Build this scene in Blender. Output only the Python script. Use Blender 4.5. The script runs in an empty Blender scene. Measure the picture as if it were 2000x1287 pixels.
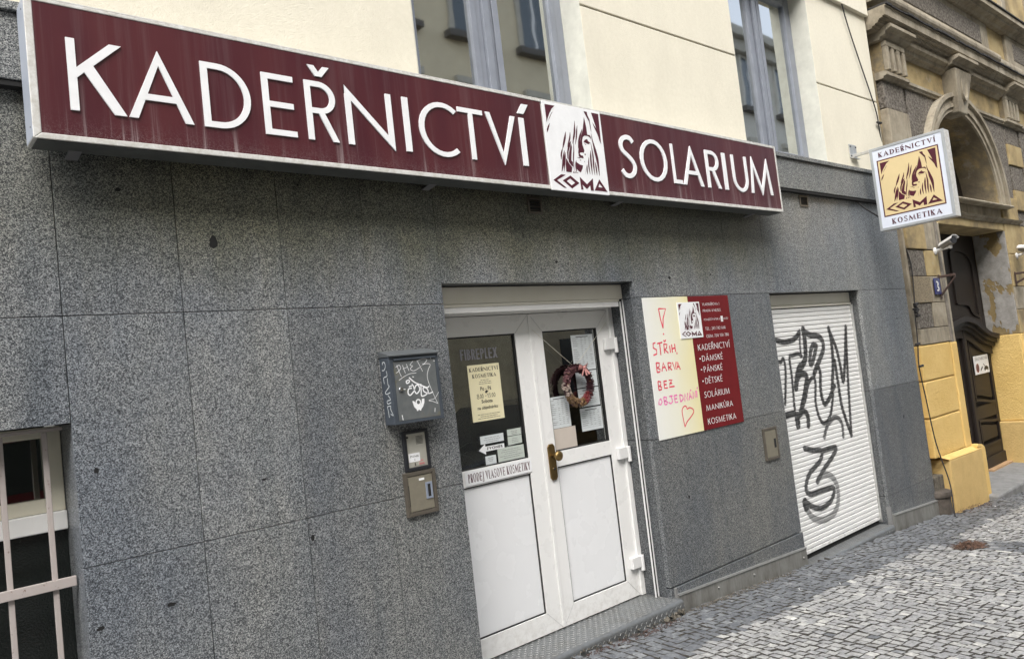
import bpy, math, random
import numpy as np
from mathutils import Vector, Matrix
R = math.radians
random.seed(7)
RNG = np.random.default_rng(11)
SC = bpy.context.scene
COL = SC.collection

# ------------------------------------------------------------------ camera
cam_d = bpy.data.cameras.new("camera")
cam = bpy.data.objects.new("camera", cam_d); COL.objects.link(cam)
_r = Vector((0.75282895, -0.64819917, -0.11439583)); _f = Vector((0.65643084, 0.75215322, 0.05800078))
_f.normalize(); _r = (_r - _f*_r.dot(_f)).normalized(); _u = _r.cross(_f)
m = Matrix((( _r.x, _u.x, -_f.x, 0.0), (_r.y, _u.y, -_f.y, -2.9), (_r.z, _u.z, -_f.z, 1.45), (0, 0, 0, 1)))
cam.matrix_world = m
cam_d.sensor_width = 36.0; cam_d.lens = 27.0; cam_d.clip_start = 0.05; cam_d.clip_end = 1500
SC.camera = cam

# ------------------------------------------------------------------ light
SUN_EL, SUN_AZ = 50, 222          # sun direction: degrees above horizon / compass heading it stands at (x east, y north)
wd = bpy.data.worlds.new("World"); SC.world = wd; wd.use_nodes = True
nt = wd.node_tree; nt.nodes.clear()
o_ = nt.nodes.new("ShaderNodeOutputWorld"); bg = nt.nodes.new("ShaderNodeBackground"); sky = nt.nodes.new("ShaderNodeTexSky")
sky.sky_type = 'NISHITA'; sky.sun_disc = False; sky.sun_elevation = R(SUN_EL); sky.sun_rotation = R(SUN_AZ)
sky.air_density = 1.0; sky.dust_density = 4.0; sky.ozone_density = 0.6; sky.altitude = 200
hs = nt.nodes.new("ShaderNodeHueSaturation"); hs.inputs['Saturation'].default_value = 0.45   # thin cloud greys the blue
nt.links.new(sky.outputs[0], hs.inputs['Color']); nt.links.new(hs.outputs[0], bg.inputs[0]); bg.inputs[1].default_value = 0.15
nt.links.new(bg.outputs[0], o_.inputs[0])
sd = bpy.data.lights.new("sun", 'SUN'); sd.energy = 1.5; sd.angle = R(60); sd.color = (1.0, 0.985, 0.95)
sun = bpy.data.objects.new("sun", sd); COL.objects.link(sun)
az = R(SUN_AZ); el = R(SUN_EL)
to_sun = Vector((math.sin(az)*math.cos(el), math.cos(az)*math.cos(el), math.sin(el)))
sun.rotation_euler = to_sun.to_track_quat('Z', 'Y').to_euler(); sun.location = (0, -20, 30)
SC.view_settings.view_transform = 'Standard'; SC.view_settings.look = 'None'
SC.view_settings.gamma = 1.0; SC.view_settings.use_curve_mapping = False
SC.view_settings.exposure = 1.42
SC.render.engine = 'CYCLES'

# ------------------------------------------------------------------ materials
class NT:
    def __init__(s, name):
        s.m = bpy.data.materials.new(name); s.m.use_nodes = True
        s.t = s.m.node_tree; s.b = s.t.nodes['Principled BSDF']; s.x = {}
    def n(s, typ, ins=None, **kw):
        d = s.t.nodes.new('ShaderNode' + typ)
        for k, v in kw.items(): setattr(d, k, v)
        for k, v in (ins or {}).items(): s.set(d.inputs[k], v)
        return d
    def set(s, sock, v):
        if isinstance(v, bpy.types.NodeSocket): s.t.links.new(v, sock)
        elif isinstance(v, bpy.types.Node): s.t.links.new(v.outputs[0], sock)
        else: sock.default_value = v
    def coord(s, scale=(1, 1, 1), rand=0.0):
        tc = s.n('TexCoord').outputs['Object']
        if rand:
            oi = s.n('ObjectInfo').outputs['Random']
            tc = s.n('VectorMath', {0: tc, 1: s.n('VectorMath', {0: s.n('CombineXYZ', {0: oi, 1: oi, 2: oi}), 'Scale': rand}, operation='SCALE')}, operation='ADD').outputs[0]
        return s.n('VectorMath', {0: tc, 1: scale}, operation='MULTIPLY').outputs[0]
    def noise(s, v, scale, detail=2, rough=.5, dist=0):
        return s.n('TexNoise', {'Vector': v, 'Scale': scale, 'Detail': detail, 'Roughness': rough, 'Distortion': dist}).outputs['Fac']
    def vor(s, v, scale, out='Color', **kw):
        return s.n('TexVoronoi', {'Vector': v, 'Scale': scale}, **kw).outputs[out]
    def ramp(s, f, stops, interp='LINEAR'):
        r = s.n('ValToRGB', {'Fac': f}); cr = r.color_ramp; cr.interpolation = interp
        while len(cr.elements) < len(stops): cr.elements.new(0.5)
        for e, (p, c) in zip(cr.elements, stops):
            e.position = p; e.color = (*(c if isinstance(c, tuple) else (c, c, c)), 1)
        return r.outputs[0]
    def mix(s, f, a, b, blend='MIX'):
        x = s.n('Mix', data_type='RGBA', blend_type=blend)
        s.set(x.inputs[0], f)
        for i, v in ((6, a), (7, b)):
            s.set(x.inputs[i], (*v, 1) if isinstance(v, tuple) else v)
        return x.outputs[2]
    def math(s, op, a, b=0.0, c=0.0):
        return s.n('Math', {0: a, 1: b, 2: c}, operation=op).outputs[0]
    def bump(s, h, strength=.3, dist=.002):
        s.set(s.b.inputs['Normal'], s.n('Bump', {'Height': h, 'Strength': strength, 'Distance': dist}))
    def col(s, c): s.set(s.b.inputs['Base Color'], (*c, 1) if isinstance(c, tuple) else c)
    def rough(s, r): s.set(s.b.inputs['Roughness'], r)
    def metal(s, v): s.b.inputs['Metallic'].default_value = v
    def z(s):
        return s.n('SeparateXYZ', {0: s.n('NewGeometry').outputs['Position']})

def plain(name, c, rough=.5, metal=0, var=.12, scale=9, bump=0, bscale=200):
    t = NT(name); v = t.coord()
    f = t.noise(v, scale, 5, .65)
    lo = tuple(k*(1-var) for k in c); hi = tuple(min(1, k*(1+var)) for k in c)
    t.col(t.ramp(f, [(.3, lo), (.7, hi)])); t.rough(rough); t.metal(metal)
    if bump: t.bump(t.noise(v, bscale, 4), bump, .002)
    return t.m

MAT = {}
def granite(name, dark=1.0, stain=False, rough=.42, fine=1.0, warm=0.0):
    t = NT(name); v = t.coord(rand=37.0)
    c1 = t.n('SeparateXYZ', {0: t.vor(v, 305*fine)}).outputs[0]
    c2 = t.n('SeparateXYZ', {0: t.vor(v, 520*fine)}).outputs[1]
    n1 = t.noise(v, 200*fine, 3, .7)
    f = t.math('ADD', t.math('MULTIPLY', c1, .42), t.math('ADD', t.math('MULTIPLY', c2, .28), t.math('MULTIPLY', n1, .34)))
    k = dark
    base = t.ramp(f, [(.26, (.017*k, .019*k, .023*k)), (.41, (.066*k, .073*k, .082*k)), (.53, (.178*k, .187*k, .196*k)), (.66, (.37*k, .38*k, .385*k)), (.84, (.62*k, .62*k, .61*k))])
    big = t.noise(t.coord((1, 1, .45)), 1.6, 4, .6)
    oi = t.n('ObjectInfo').outputs['Random']
    base = t.mix(1.0, base, t.ramp(t.math('FRACT', t.math('MULTIPLY', oi, 17.3)), [(0.0, (.92, .93, .94)), (.5, (.98, .98, .98)), (1.0, (1.05, 1.045, 1.03))]), 'MULTIPLY')
    base = t.mix(.8, base, t.mix(1.0, base, t.ramp(big, [(.35, (.66, .71, .78)), (.65, (1.12, 1.09, 1.0))]), 'MULTIPLY'))
    pos = t.z()
    # rain streaks
    st = t.noise(t.n('VectorMath', {0: t.n('NewGeometry').outputs['Position'], 1: (7, 1, .35)}, operation='MULTIPLY').outputs[0], 1.0, 4, .7)
    base = t.mix(t.ramp(st, [(.50, 0.0), (.70, .62)]), base, t.mix(1.0, base, (.62, .66, .70), 'MULTIPLY'))
    if stain:   # olive soot band left by the run-off of the sign box
        zz = t.math('ADD', pos.outputs[2], t.math('MULTIPLY', t.math('SUBTRACT', t.noise(t.n('VectorMath', {0: t.n('NewGeometry').outputs['Position'], 1: (3.2, 1, .6)}, operation='MULTIPLY').outputs[0], 1.0, 4, .65), .5), .55))
        fz = t.ramp(t.math('DIVIDE', t.math('SUBTRACT', zz, 1.86), .5), [(.0, 0.0), (.55, .95), (1.0, 1.0)])
        fx = t.ramp(t.math('DIVIDE', t.math('SUBTRACT', pos.outputs[0], .3), 5.2), [(.0, .25), (.12, 1.0), (.85, 1.0), (.97, 0.0)])
        base = t.mix(t.math('MULTIPLY', fz, fx), base, t.mix(1.0, base, (.74, .70, .50), 'MULTIPLY'))
    if warm: base = t.mix(warm, base, t.mix(1.0, base, (.9, .85, .7), 'MULTIPLY'))
    t.col(t.mix(1.0, base, (.92, .925, .93), 'MULTIPLY')); t.rough(t.ramp(n1, [(.3, rough-.1), (.7, rough+.12)])); t.bump(f, .25, .0006)
    MAT[name] = t.m
granite('granite', dark=.98); granite('granite_mid_shade', dark=.82); granite('granite_deep_shade', dark=.68); granite('granite_stained', stain=True, dark=.92); granite('granite_ledge', dark=1.0, warm=.3, rough=.6); granite('granite_reveal_shade', dark=.5); granite('granite_pale', dark=1.0)  # mid, deep and reveal copies hold weaker reflection and shade in their colour

t = NT('cream_plaster'); v = t.coord()
t.col(t.mix(t.ramp(t.noise(t.coord((1, 1, .5)), 2.2, 6, .65), [(.42, 0.0), (.75, .5)]), t.ramp(t.noise(v, 40, 4), [(.3, (.73, .69, .565)), (.7, (.78, .74, .615))]), (.60, .565, .46)))
t.rough(.9); t.bump(t.noise(v, 120, 6, .7), .75, .005); MAT['cream'] = t.m
MAT['cream_reveal'] = plain('cream_reveal', (.60, .60, .53), .9, bump=.5)
MAT['cream_ledge'] = plain('cream_ledge', (.68, .66, .56), .9, var=.2, bump=.4)
MAT['joint'] = plain('joint', (.012, .012, .012), .9)
MAT['groove'] = plain('groove', (.16, .14, .09), .9)
t = NT('upvc'); v = t.coord(); pz = t.z().outputs[2]
low = t.n('Clamp', {0: t.math('SUBTRACT', 1.0, t.math('DIVIDE', t.math('SUBTRACT', pz, .06), .22))}).outputs[0]
d = t.math('ADD', t.math('MULTIPLY', t.ramp(t.noise(v, 26, 6, .75), [(.45, 0.0), (.7, .55)]), low), t.ramp(t.noise(t.coord((1, 1, .2)), 14, 6, .75), [(.60, 0.0), (.75, .22)]))
t.col(t.mix(d, (.80, .80, .785), (.42, .40, .36))); t.rough(t.ramp(t.noise(v, 9, 4), [(.3, .22), (.7, .42)])); MAT['upvc'] = t.m
t = NT('upvc_panel'); v = t.coord()
t.col(t.mix(t.ramp(t.noise(t.coord((1, 1, .35)), 7, 7, .75, .5), [(.52, 0.0), (.9, .14)]), (.79, .80, .81), (.62, .62, .60)))
t.rough(t.ramp(t.noise(v, 6, 4), [(.3, .16), (.7, .36)])); MAT['upvc_panel'] = t.m
MAT['upvc_cream'] = plain('upvc_cream', (.70, .67, .55), .4, var=.05)
t = NT('box_cream'); v = t.coord((1, 1, 1))
t.col(t.mix(t.ramp(t.vor(v, 60, 'Distance'), [(.02, .6), (.06, 0.0)]), t.ramp(t.noise(v, 8, 4), [(.3, (.80, .77, .66)), (.7, (.84, .81, .71))]), (.3, .26, .2)))
t.rough(.4); MAT['box_cream'] = t.m
MAT['gasket'] = plain('gasket', (.015, .015, .015), .6)
MAT['alu'] = plain('alu', (.62, .62, .60), .38, .85, .12, 30)
MAT['box_frame'] = plain('box_frame', (.40, .42, .43), .35, .2, .1)
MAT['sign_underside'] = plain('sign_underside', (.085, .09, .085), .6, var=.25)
MAT['sign_side_shade'] = plain('sign_side_shade', (.40, .44, .51), .4, var=.05)  # bluish shade of the box's left side, put into the colour
MAT['alu_grey'] = plain('alu_grey', (.23, .25, .29), .4, .0, .1)
t = NT('sign_frame'); pz = t.z(); v = t.coord()
dirt = t.math('MULTIPLY', t.ramp(t.noise(v, 28, 6, .75, .4), [(.35, 0.0), (.62, 1.0)]), t.ramp(pz.outputs[2], [(.0, 1.0), (1.0, 1.0)]))
t.col(t.mix(t.math('MULTIPLY', dirt, .45), (.68, .68, .66), (.30, .27, .20)))
t.rough(.5); MAT['sign_frame'] = t.m
t = NT('sign_maroon'); v = t.coord(); P = t.n('NewGeometry').outputs['Position']; pz = t.z()
base = t.ramp(t.noise(t.coord((1, 1, .25)), 5, 3), [(.35, (.062, .010, .017)), (.65, (.082, .016, .021))])
col_n = t.noise(t.n('VectorMath', {0: P, 1: (26, 1, .5)}, operation='MULTIPLY').outputs[0], 1.0, 5, .75)
lo = t.math('SUBTRACT', 1.0, t.math('DIVIDE', t.math('SUBTRACT', pz.outputs[2], 2.385), .20))
lo = t.n('Clamp', {0: lo}).outputs[0]
wig = t.noise(v, 60, 5, .7)
s1 = t.math('MULTIPLY', t.ramp(col_n, [(.56, 0.0), (.68, .55)]), t.math('POWER', lo, 1.3))
s2 = t.math('MULTIPLY', t.ramp(wig, [(.49, 0.0), (.505, .55), (.52, 0.0)]), t.math('POWER', lo, 5))
s3 = t.math('MULTIPLY', t.ramp(col_n, [(.48, 0.0), (.75, .16)]), .6)
t.col(t.mix(t.n('Clamp', {0: t.math('ADD', t.math('ADD', s1, s2), s3)}).outputs[0], base, (.42, .36, .36)))
t.rough(.30); MAT['sign_maroon'] = t.m
MAT['maroon'] = plain('maroon', (.105, .016, .026), .3, var=.1)
MAT['maroon_ink'] = plain('maroon_ink', (.075, .010, .022), .35, var=.06)
MAT['poster_red'] = plain('poster_red', (.15, .011, .015), .16, var=.1)
MAT['acrylic_white'] = plain('acrylic_white', (.82, .83, .84), .35, var=.05, scale=14)
MAT['sign_white'] = plain('sign_white', (.66, .70, .78), .3, var=.03)
MAT['sign_beige'] = plain('sign_beige', (.66, .53, .29), .35, var=.03)
MAT['paper'] = plain('paper', (.62, .66, .67), .5, var=.05)
MAT['paper_green'] = plain('paper_green', (.50, .55, .50), .5, var=.05)
MAT['paper_cream'] = plain('paper_cream', (.78, .72, .48), .4, var=.04)
MAT['paper_pink'] = plain('paper_pink', (.56, .50, .44), .4, var=.12, scale=3)
t = NT('poster_yellow'); v = t.coord(); px = t.z().outputs[0]
t.col(t.ramp(t.math('DIVIDE', t.math('ADD', t.math('SUBTRACT', px, 3.565), t.math('MULTIPLY', t.math('SUBTRACT', t.noise(v, 5, 3), .5), .12)), .44), [(.0, (.80, .80, .76)), (.45, (.80, .79, .66)), (1.0, (.78, .71, .40))]))
t.rough(.3); t.bump(t.noise(v, 8, 2), .25, .01); MAT['poster_yellow'] = t.m
MAT['ink_black'] = plain('ink_black', (.02, .018, .018), .5)
MAT['ink_grey'] = plain('ink_grey', (.16, .16, .17), .5)
MAT['ink_faint'] = plain('ink_faint', (.32, .33, .34), .5)
MAT['marker_red'] = plain('marker_red', (.72, .055, .10), .4, var=.25, scale=60)
MAT['marker_pink'] = plain('marker_pink', (.85, .18, .45), .4, var=.25, scale=60)
t = NT('mailbox_paint'); v = t.coord()
t.col(t.mix(t.ramp(t.noise(v, 14, 6, .7), [(.58, 0.0), (.72, .75)]), t.ramp(t.noise(v, 30, 4), [(.3, (.115, .125, .128)), (.7, (.15, .16, .16))]), (.14, .12, .055)))
t.rough(.42); t.metal(.15); MAT['mailbox_door'] = t.m
MAT['mailbox_body'] = plain('mailbox_body', (.060, .072, .088), .4, .1, .15)
MAT['mailbox_lid'] = plain('mailbox_lid', (.11, .12, .125), .38, .2, .12)
MAT['steel_tan'] = plain('steel_tan', (.235, .215, .165), .38, .25, .08, 30)
MAT['steel_light'] = plain('steel_light', (.50, .49, .43), .35, .3, .08, 30)
MAT['steel_brown'] = plain('steel_brown', (.12, .105, .085), .38, .3, .15, 30)
MAT['black_plastic'] = plain('black_plastic', (.02, .021, .025), .35)
MAT['blue_plastic'] = plain('blue_plastic', (.22, .25, .31), .35)
MAT['chrome'] = plain('chrome', (.6, .6, .6), .2, 1.0)
MAT['brass'] = plain('brass', (.26, .175, .07), .33, .85, .25, 20)
t = NT('skirting_metal'); v = t.coord(); pz = t.z()
t.col(t.mix(t.ramp(t.noise(t.coord((3, 3, 1)), 3.5, 7, .75), [(.42, 0.0), (.68, .8)]), t.ramp(t.noise(t.coord((30, 1, 1)), 3, 4), [(.3, (.25, .25, .23)), (.7, (.32, .32, .30))]), (.13, .12, .105)))
t.rough(.45); t.metal(.35); MAT['skirting'] = t.m
t = NT('tread'); v = t.coord()
t.col(t.mix(t.ramp(t.noise(v, 9, 6, .7), [(.45, 0.0), (.7, .7)]), (.155, .165, .17), (.095, .09, .08))); t.rough(.42); t.metal(.3); MAT['tread'] = t.m
t = NT('concrete_dirty'); v = t.coord()
t.col(t.ramp(t.noise(v, 14, 7, .75), [(.35, (.06, .052, .04)), (.55, (.14, .125, .10)), (.75, (.28, .26, .22))])); t.rough(.95); t.bump(t.noise(v, 60, 6, .7), .8, .01); MAT['concrete_dirty'] = t.m
MAT['tread_worn_glint'] = plain('tread_worn_glint', (.24, .245, .24), .35, .5, .3, 30)  # worn raised marks, made paler so the colour carries their highlights
t = NT('old_paint_iron'); v = t.coord()
t.col(t.mix(t.ramp(t.noise(v, 45, 6, .8), [(.60, 0.0), (.68, 1.0)]), (.42, .375, .355), (.13, .06, .04))); t.rough(.6); t.bump(t.noise(v, 60, 4), .3, .002); MAT['bar_paint'] = t.m
MAT['rust'] = plain('rust', (.06, .035, .028), .7, var=.35, scale=25)
MAT['blind'] = plain('blind', (.50, .50, .42), .6)
MAT['cord'] = plain('cord', (.62, .60, .50), .6)
MAT['dark_room'] = plain('dark_room', (.03, .028, .024), .8)
MAT['room_wall'] = plain('room_wall', (.09, .08, .06), .8)
def glass(name, tint, refl, rough=0.0, bump=0):
    t = NT(name); t.t.nodes.remove(t.b)
    out = [n for n in t.t.nodes if n.type == 'OUTPUT_MATERIAL'][0]
    tr = t.n('BsdfTransparent'); tr.inputs[0].default_value = (*tint, 1)
    gl = t.n('BsdfGlossy'); gl.inputs['Roughness'].default_value = rough; gl.inputs[0].default_value = (.95, .97, .95, 1)
    nz = t.n('Bump', {'Height': t.noise(t.coord(), 2.2 if not bump else 160, 2), 'Strength': .03 if not bump else bump, 'Distance': .02 if not bump else .004})
    t.set(gl.inputs['Normal'], nz)
    fr = t.n('Fresnel', {'IOR': 1.5}).outputs[0]
    fac = t.n('Clamp', {0: t.math('ADD', t.math('MULTIPLY', fr, 1.6), refl)}).outputs[0]
    mx = t.n('MixShader'); t.set(mx.inputs[0], fac); t.t.links.new(tr.outputs[0], mx.inputs[1]); t.t.links.new(gl.outputs[0], mx.inputs[2])
    t.t.links.new(mx.outputs[0], out.inputs[0]); MAT[name] = t.m
glass('glass_upper', (.62, .65, .61), .46, .025); glass('glass_door', (.62, .64, .60), .20); glass('glass_dim', (.4, .4, .4), .06)
t = NT('glass_textured'); v = t.coord(); t.col((.010, .013, .012)); t.rough(.22); t.bump(t.noise(v, 150, 2), .35, .006); MAT['glass_textured'] = t.m

# neighbour
t = NT('old_plaster'); v = t.coord()
n = t.noise(v, 1.9, 8, .68, .4)
c = t.ramp(n, [(.34, (.115, .095, .068)), (.47, (.20, .165, .108)), (.56, (.32, .245, .125)), (.66, (.27, .235, .18))])
c = t.mix(t.ramp(t.noise(v, 3.3, 7, .75), [(.58, 0.0), (.66, .8)]), c, (.31, .285, .245))
c = t.mix(t.ramp(t.noise(t.coord((5, 5, .7)), 2.5, 6, .7), [(.5, 0.0), (.75, .6)]), c, (.085, .072, .055))
t.col(c); t.rough(.92); t.bump(t.noise(v, 30, 7, .7), .6, .012); MAT['old_plaster'] = t.m
t = NT('ochre_plaster'); v = t.coord()
c = t.ramp(t.noise(v, 2.6, 7, .65, .3), [(.36, (.20, .155, .085)), (.52, (.37, .28, .135)), (.68, (.46, .37, .20))])
c = t.mix(t.ramp(t.noise(v, 5, 7, .75), [(.6, 0.0), (.68, .7)]), c, (.32, .30, .26))
t.col(c); t.rough(.92); t.bump(t.noise(v, 35, 6, .7), .5, .01); MAT['ochre'] = t.m
t = NT('rough_stone'); v = t.coord()
w = t.vor(v, 42, 'Distance'); n = t.noise(v, 55, 5, .75, 1.0)
t.col(t.ramp(t.math('ADD', t.math('MULTIPLY', n, .8), t.math('MULTIPLY', w, .4)), [(.34, (.045, .038, .03)), (.55, (.16, .14, .115)), (.75, (.30, .27, .23))]))
t.rough(.95); t.bump(n, 1.0, .03); MAT['rough_stone'] = t.m
t = NT('grey_stone'); v = t.coord()
c = t.ramp(t.noise(v, 3, 8, .7, .3), [(.32, (.17, .145, .105)), (.5, (.31, .27, .20)), (.7, (.42, .38, .30))])
c = t.mix(t.ramp(t.noise(t.coord((4, 4, .6)), 3, 6, .7), [(.5, 0.0), (.72, .7)]), c, (.11, .092, .068))
t.col(c); t.rough(.9); t.bump(t.noise(v, 45, 6, .7), .5, .008); MAT['grey_stone'] = t.m
t = NT('sandy_stone'); v = t.coord()
t.col(t.ramp(t.noise(v, 70, 5, .8), [(.35, (.12, .10, .07)), (.6, (.32, .26, .17))])); t.rough(.95); t.bump(t.noise(v, 80, 5, .8), .8, .01); MAT['sandy_stone'] = t.m
t = NT('yellow_paint'); v = t.coord()
t.col(t.ramp(t.noise(v, 4, 6, .6), [(.3, (.66, .44, .14)), (.7, (.74, .52, .19))])); t.rough(.85)
t.bump(t.math('ADD', t.noise(v, 24, 6, .7), t.noise(v, 90, 3)), .8, .012); MAT['yellow'] = t.m
t = NT('yellow_base'); v = t.coord()
t.col(t.ramp(t.noise(v, 9, 7, .7), [(.3, (.54, .37, .14)), (.7, (.64, .45, .18))])); t.rough(.85); t.bump(t.noise(v, 45, 6, .8), .9, .012); MAT['yellow_base'] = t.m
t = NT('reveal_patchy'); v = t.coord(); pz = t.z()
pn = t.noise(t.coord((1.4, 1.4, .9)), 1.7, 7, .62, .25)
c = t.mix(t.ramp(pn, [(.485, 0.0), (.5, 1.0)]), t.ramp(t.noise(v, 8, 6, .7), [(.3, (.17, .125, .055)), (.7, (.28, .205, .095))]), t.ramp(t.noise(v, 10, 6, .7), [(.3, (.20, .19, .17)), (.7, (.36, .345, .32))]))
t.col(c); t.rough(.92); t.bump(t.math('ADD', t.noise(v, 30, 6, .7), t.math('MULTIPLY', t.ramp(pn, [(.485, 0.0), (.5, 1.0)]), .8)), .6, .012); MAT['patchy'] = t.m
MAT['dark_wood'] = plain('dark_wood', (.013, .0085, .0065), .5, var=.3, scale=6, bump=.2, bscale=40)
MAT['dark_recess'] = plain('dark_recess', (.008, .006, .005), .8)
MAT['raw_wood'] = plain('raw_wood', (.42, .27, .15), .6, var=.15)
MAT['grey_wood'] = plain('grey_wood', (.17, .15, .125), .8, var=.45, scale=12)
MAT['flashing'] = plain('flashing', (.022, .019, .017), .7, var=.4)
MAT['slab'] = plain('slab', (.20, .20, .195), .8, var=.25, scale=14, bump=.4)
MAT['cable'] = plain('cable', (.02, .018, .017), .6)
MAT['pipe_cap'] = plain('pipe_cap', (.075, .062, .05), .75, var=.4, scale=18, bump=.4, bscale=60)
MAT['enamel_blue'] = plain('enamel_blue', (.03, .035, .13), .25, var=.1)
MAT['white_metal'] = plain('white_metal', (.72, .72, .71), .3, var=.04)
MAT['grey_metal'] = plain('grey_metal', (.25, .25, .26), .35, .4)
MAT['twig'] = plain('twig', (.10, .055, .035), .8, var=.5, scale=30)
MAT['leaf'] = plain('leaf', (.045, .085, .03), .4, var=.3)
MAT['bow'] = plain('bow', (.62, .30, .28), .5)
MAT['petal_dark'] = plain('petal_dark', (.045, .010, .016), .6, var=.3)
MAT['petal_rose'] = plain('petal_rose', (.15, .065, .07), .6, var=.3)
MAT['petal_cream'] = plain('petal_cream', (.34, .27, .23), .6, var=.2)
MAT['petal_gold'] = plain('petal_gold', (.15, .085, .035), .5, var=.3)
MAT['petal_red'] = plain('petal_red', (.14, .012, .014), .5, var=.3)

def stone_mat(name, lo, mid, hi):
    t = NT(name); v = t.coord(rand=9.0)
    oi = t.n('ObjectInfo').outputs['Random']; at = t.n('Attribute', attribute_name='tint').outputs['Fac']
    f = t.noise(v, 42, 6, .72)
    c = t.ramp(f, [(.3, lo), (.5, mid), (.72, hi)])
    r = t.math('ADD', oi, at)
    r = t.math('FRACT', t.math('MULTIPLY', r, 7.31))
    c = t.mix(1.0, c, t.ramp(r, [(0.0, (.82, .83, .85)), (.5, (.97, .97, .97)), (.9, (1.06, 1.06, 1.04)), (1.0, (1.5, 1.48, 1.42))]), 'MULTIPLY')
    t.col(c); t.rough(.62); t.bump(f, .9, .006); MAT[name] = t.m
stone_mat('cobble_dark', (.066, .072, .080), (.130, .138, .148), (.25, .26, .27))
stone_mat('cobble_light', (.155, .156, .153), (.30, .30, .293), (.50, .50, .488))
t = NT('joint_sand'); v = t.coord()
t.col(t.ramp(t.noise(v, 25, 6, .75), [(.35, (.028, .026, .023)), (.65, (.09, .083, .072))])); t.rough(1.0); t.bump(t.noise(v, 90, 4), .6, .008); MAT['joint_sand'] = t.m
t = NT('asphalt'); v = t.coord(); t.col(t.ramp(t.noise(v, 30, 6, .8), [(.3, (.035, .035, .036)), (.7, (.075, .074, .072))])); t.rough(.9); t.bump(t.noise(v, 150, 3), .5, .01); MAT['asphalt'] = t.m
MAT['opposite_wall'] = plain('opposite_wall', (.72, .64, .47), .9, var=.06, scale=2)
MAT['opposite_pale'] = plain('opposite_pale', (.66, .64, .58), .9, var=.08, scale=2)
MAT['opposite_base'] = plain('opposite_base', (.36, .31, .22), .9, var=.2, scale=2)
MAT['opposite_trim'] = plain('opposite_trim', (.50, .48, .42), .85, var=.1)
MAT['opposite_sill'] = plain('opposite_sill', (.13, .12, .11), .8)
MAT['window_sky_tint'] = plain('window_sky_tint', (.11, .14, .17), .12)  # blue-grey holds the sky's reflection in the pane colour
MAT['car_paint'] = plain('car_paint', (.012, .013, .016), .15)
MAT['car_red'] = plain('car_red', (.085, .010, .012), .15)
MAT['tyre'] = plain('tyre', (.02, .02, .02), .8)

# ------------------------------------------------------------------ outlines of emblems, tags and handwriting
LOGO_POLYS = [[(0.039,0.964),(0.204,0.966),(0.151,0.927),(0.1,0.864),(0.062,0.804),(0.041,0.755)],[(0.164,0.897),(0.124,0.849),(0.076,0.783),(0.065,0.767),(0.096,0.822),(0.136,0.874)],[(0.092,0.757),(0.058,0.723),(0.032,0.683),(0.024,0.64),(0.049,0.667),(0.072,0.709)],[(0.837,0.97),(0.968,0.971),(0.955,0.604),(0.93,0.648),(0.902,0.774),(0.875,0.859),(0.853,0.925)],[(0.841,0.86),(0.867,0.823),(0.897,0.788),(0.919,0.726),(0.928,0.673),(0.904,0.726),(0.873,0.78),(0.852,0.817)],[(0.704,0.97),(0.761,0.969),(0.766,0.928),(0.793,0.883),(0.8,0.81),(0.799,0.722),(0.79,0.76),(0.78,0.856),(0.745,0.906)],[(0.697,0.904),(0.706,0.847),(0.717,0.78),(0.719,0.695),(0.671,0.68),(0.634,0.657),(0.612,0.613),(0.61,0.564),(0.623,0.527),(0.631,0.497),(0.618,0.471),(0.587,0.472),(0.555,0.468),(0.54,0.455),(0.562,0.435),(0.594,0.436),(0.603,0.408),(0.573,0.407),(0.543,0.414),(0.522,0.417),(0.519,0.469),(0.545,0.548),(0.579,0.609),(0.612,0.68),(0.646,0.742),(0.672,0.823)],[(0.629,0.462),(0.649,0.46),(0.641,0.44),(0.628,0.445)],[(0.635,0.598),(0.663,0.626),(0.707,0.642),(0.717,0.62),(0.757,0.602),(0.724,0.582),(0.69,0.587),(0.665,0.594)],[(0.645,0.585),(0.658,0.581),(0.681,0.566),(0.663,0.568)],[(0.643,0.676),(0.716,0.694),(0.762,0.693),(0.778,0.672),(0.775,0.641),(0.76,0.666),(0.721,0.68)],[(0.482,0.405),(0.523,0.395),(0.552,0.407),(0.57,0.405),(0.6,0.394),(0.576,0.407),(0.553,0.415),(0.517,0.404)],[(0.526,0.383),(0.559,0.38),(0.544,0.37)],[(0.607,0.37),(0.619,0.377),(0.611,0.351)],[(0.466,0.349),(0.486,0.34),(0.523,0.324),(0.575,0.319),(0.56,0.282),(0.521,0.233),(0.487,0.247),(0.458,0.268)],[(0.419,0.591),(0.392,0.531),(0.352,0.461),(0.333,0.37),(0.319,0.374),(0.323,0.449),(0.347,0.508),(0.381,0.559)],[(0.271,0.222),(0.276,0.304),(0.294,0.376),(0.311,0.362),(0.329,0.328),(0.371,0.289),(0.381,0.278),(0.362,0.222)],[(0.412,0.562),(0.418,0.515),(0.397,0.437),(0.381,0.361),(0.404,0.342),(0.404,0.287),(0.372,0.301),(0.335,0.336),(0.336,0.37),(0.36,0.453),(0.388,0.512)],[(0.398,0.24),(0.416,0.22),(0.388,0.214)],[(0.425,0.24),(0.446,0.22),(0.427,0.218)],[(0.454,0.23),(0.478,0.221),(0.457,0.219)]]
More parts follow.
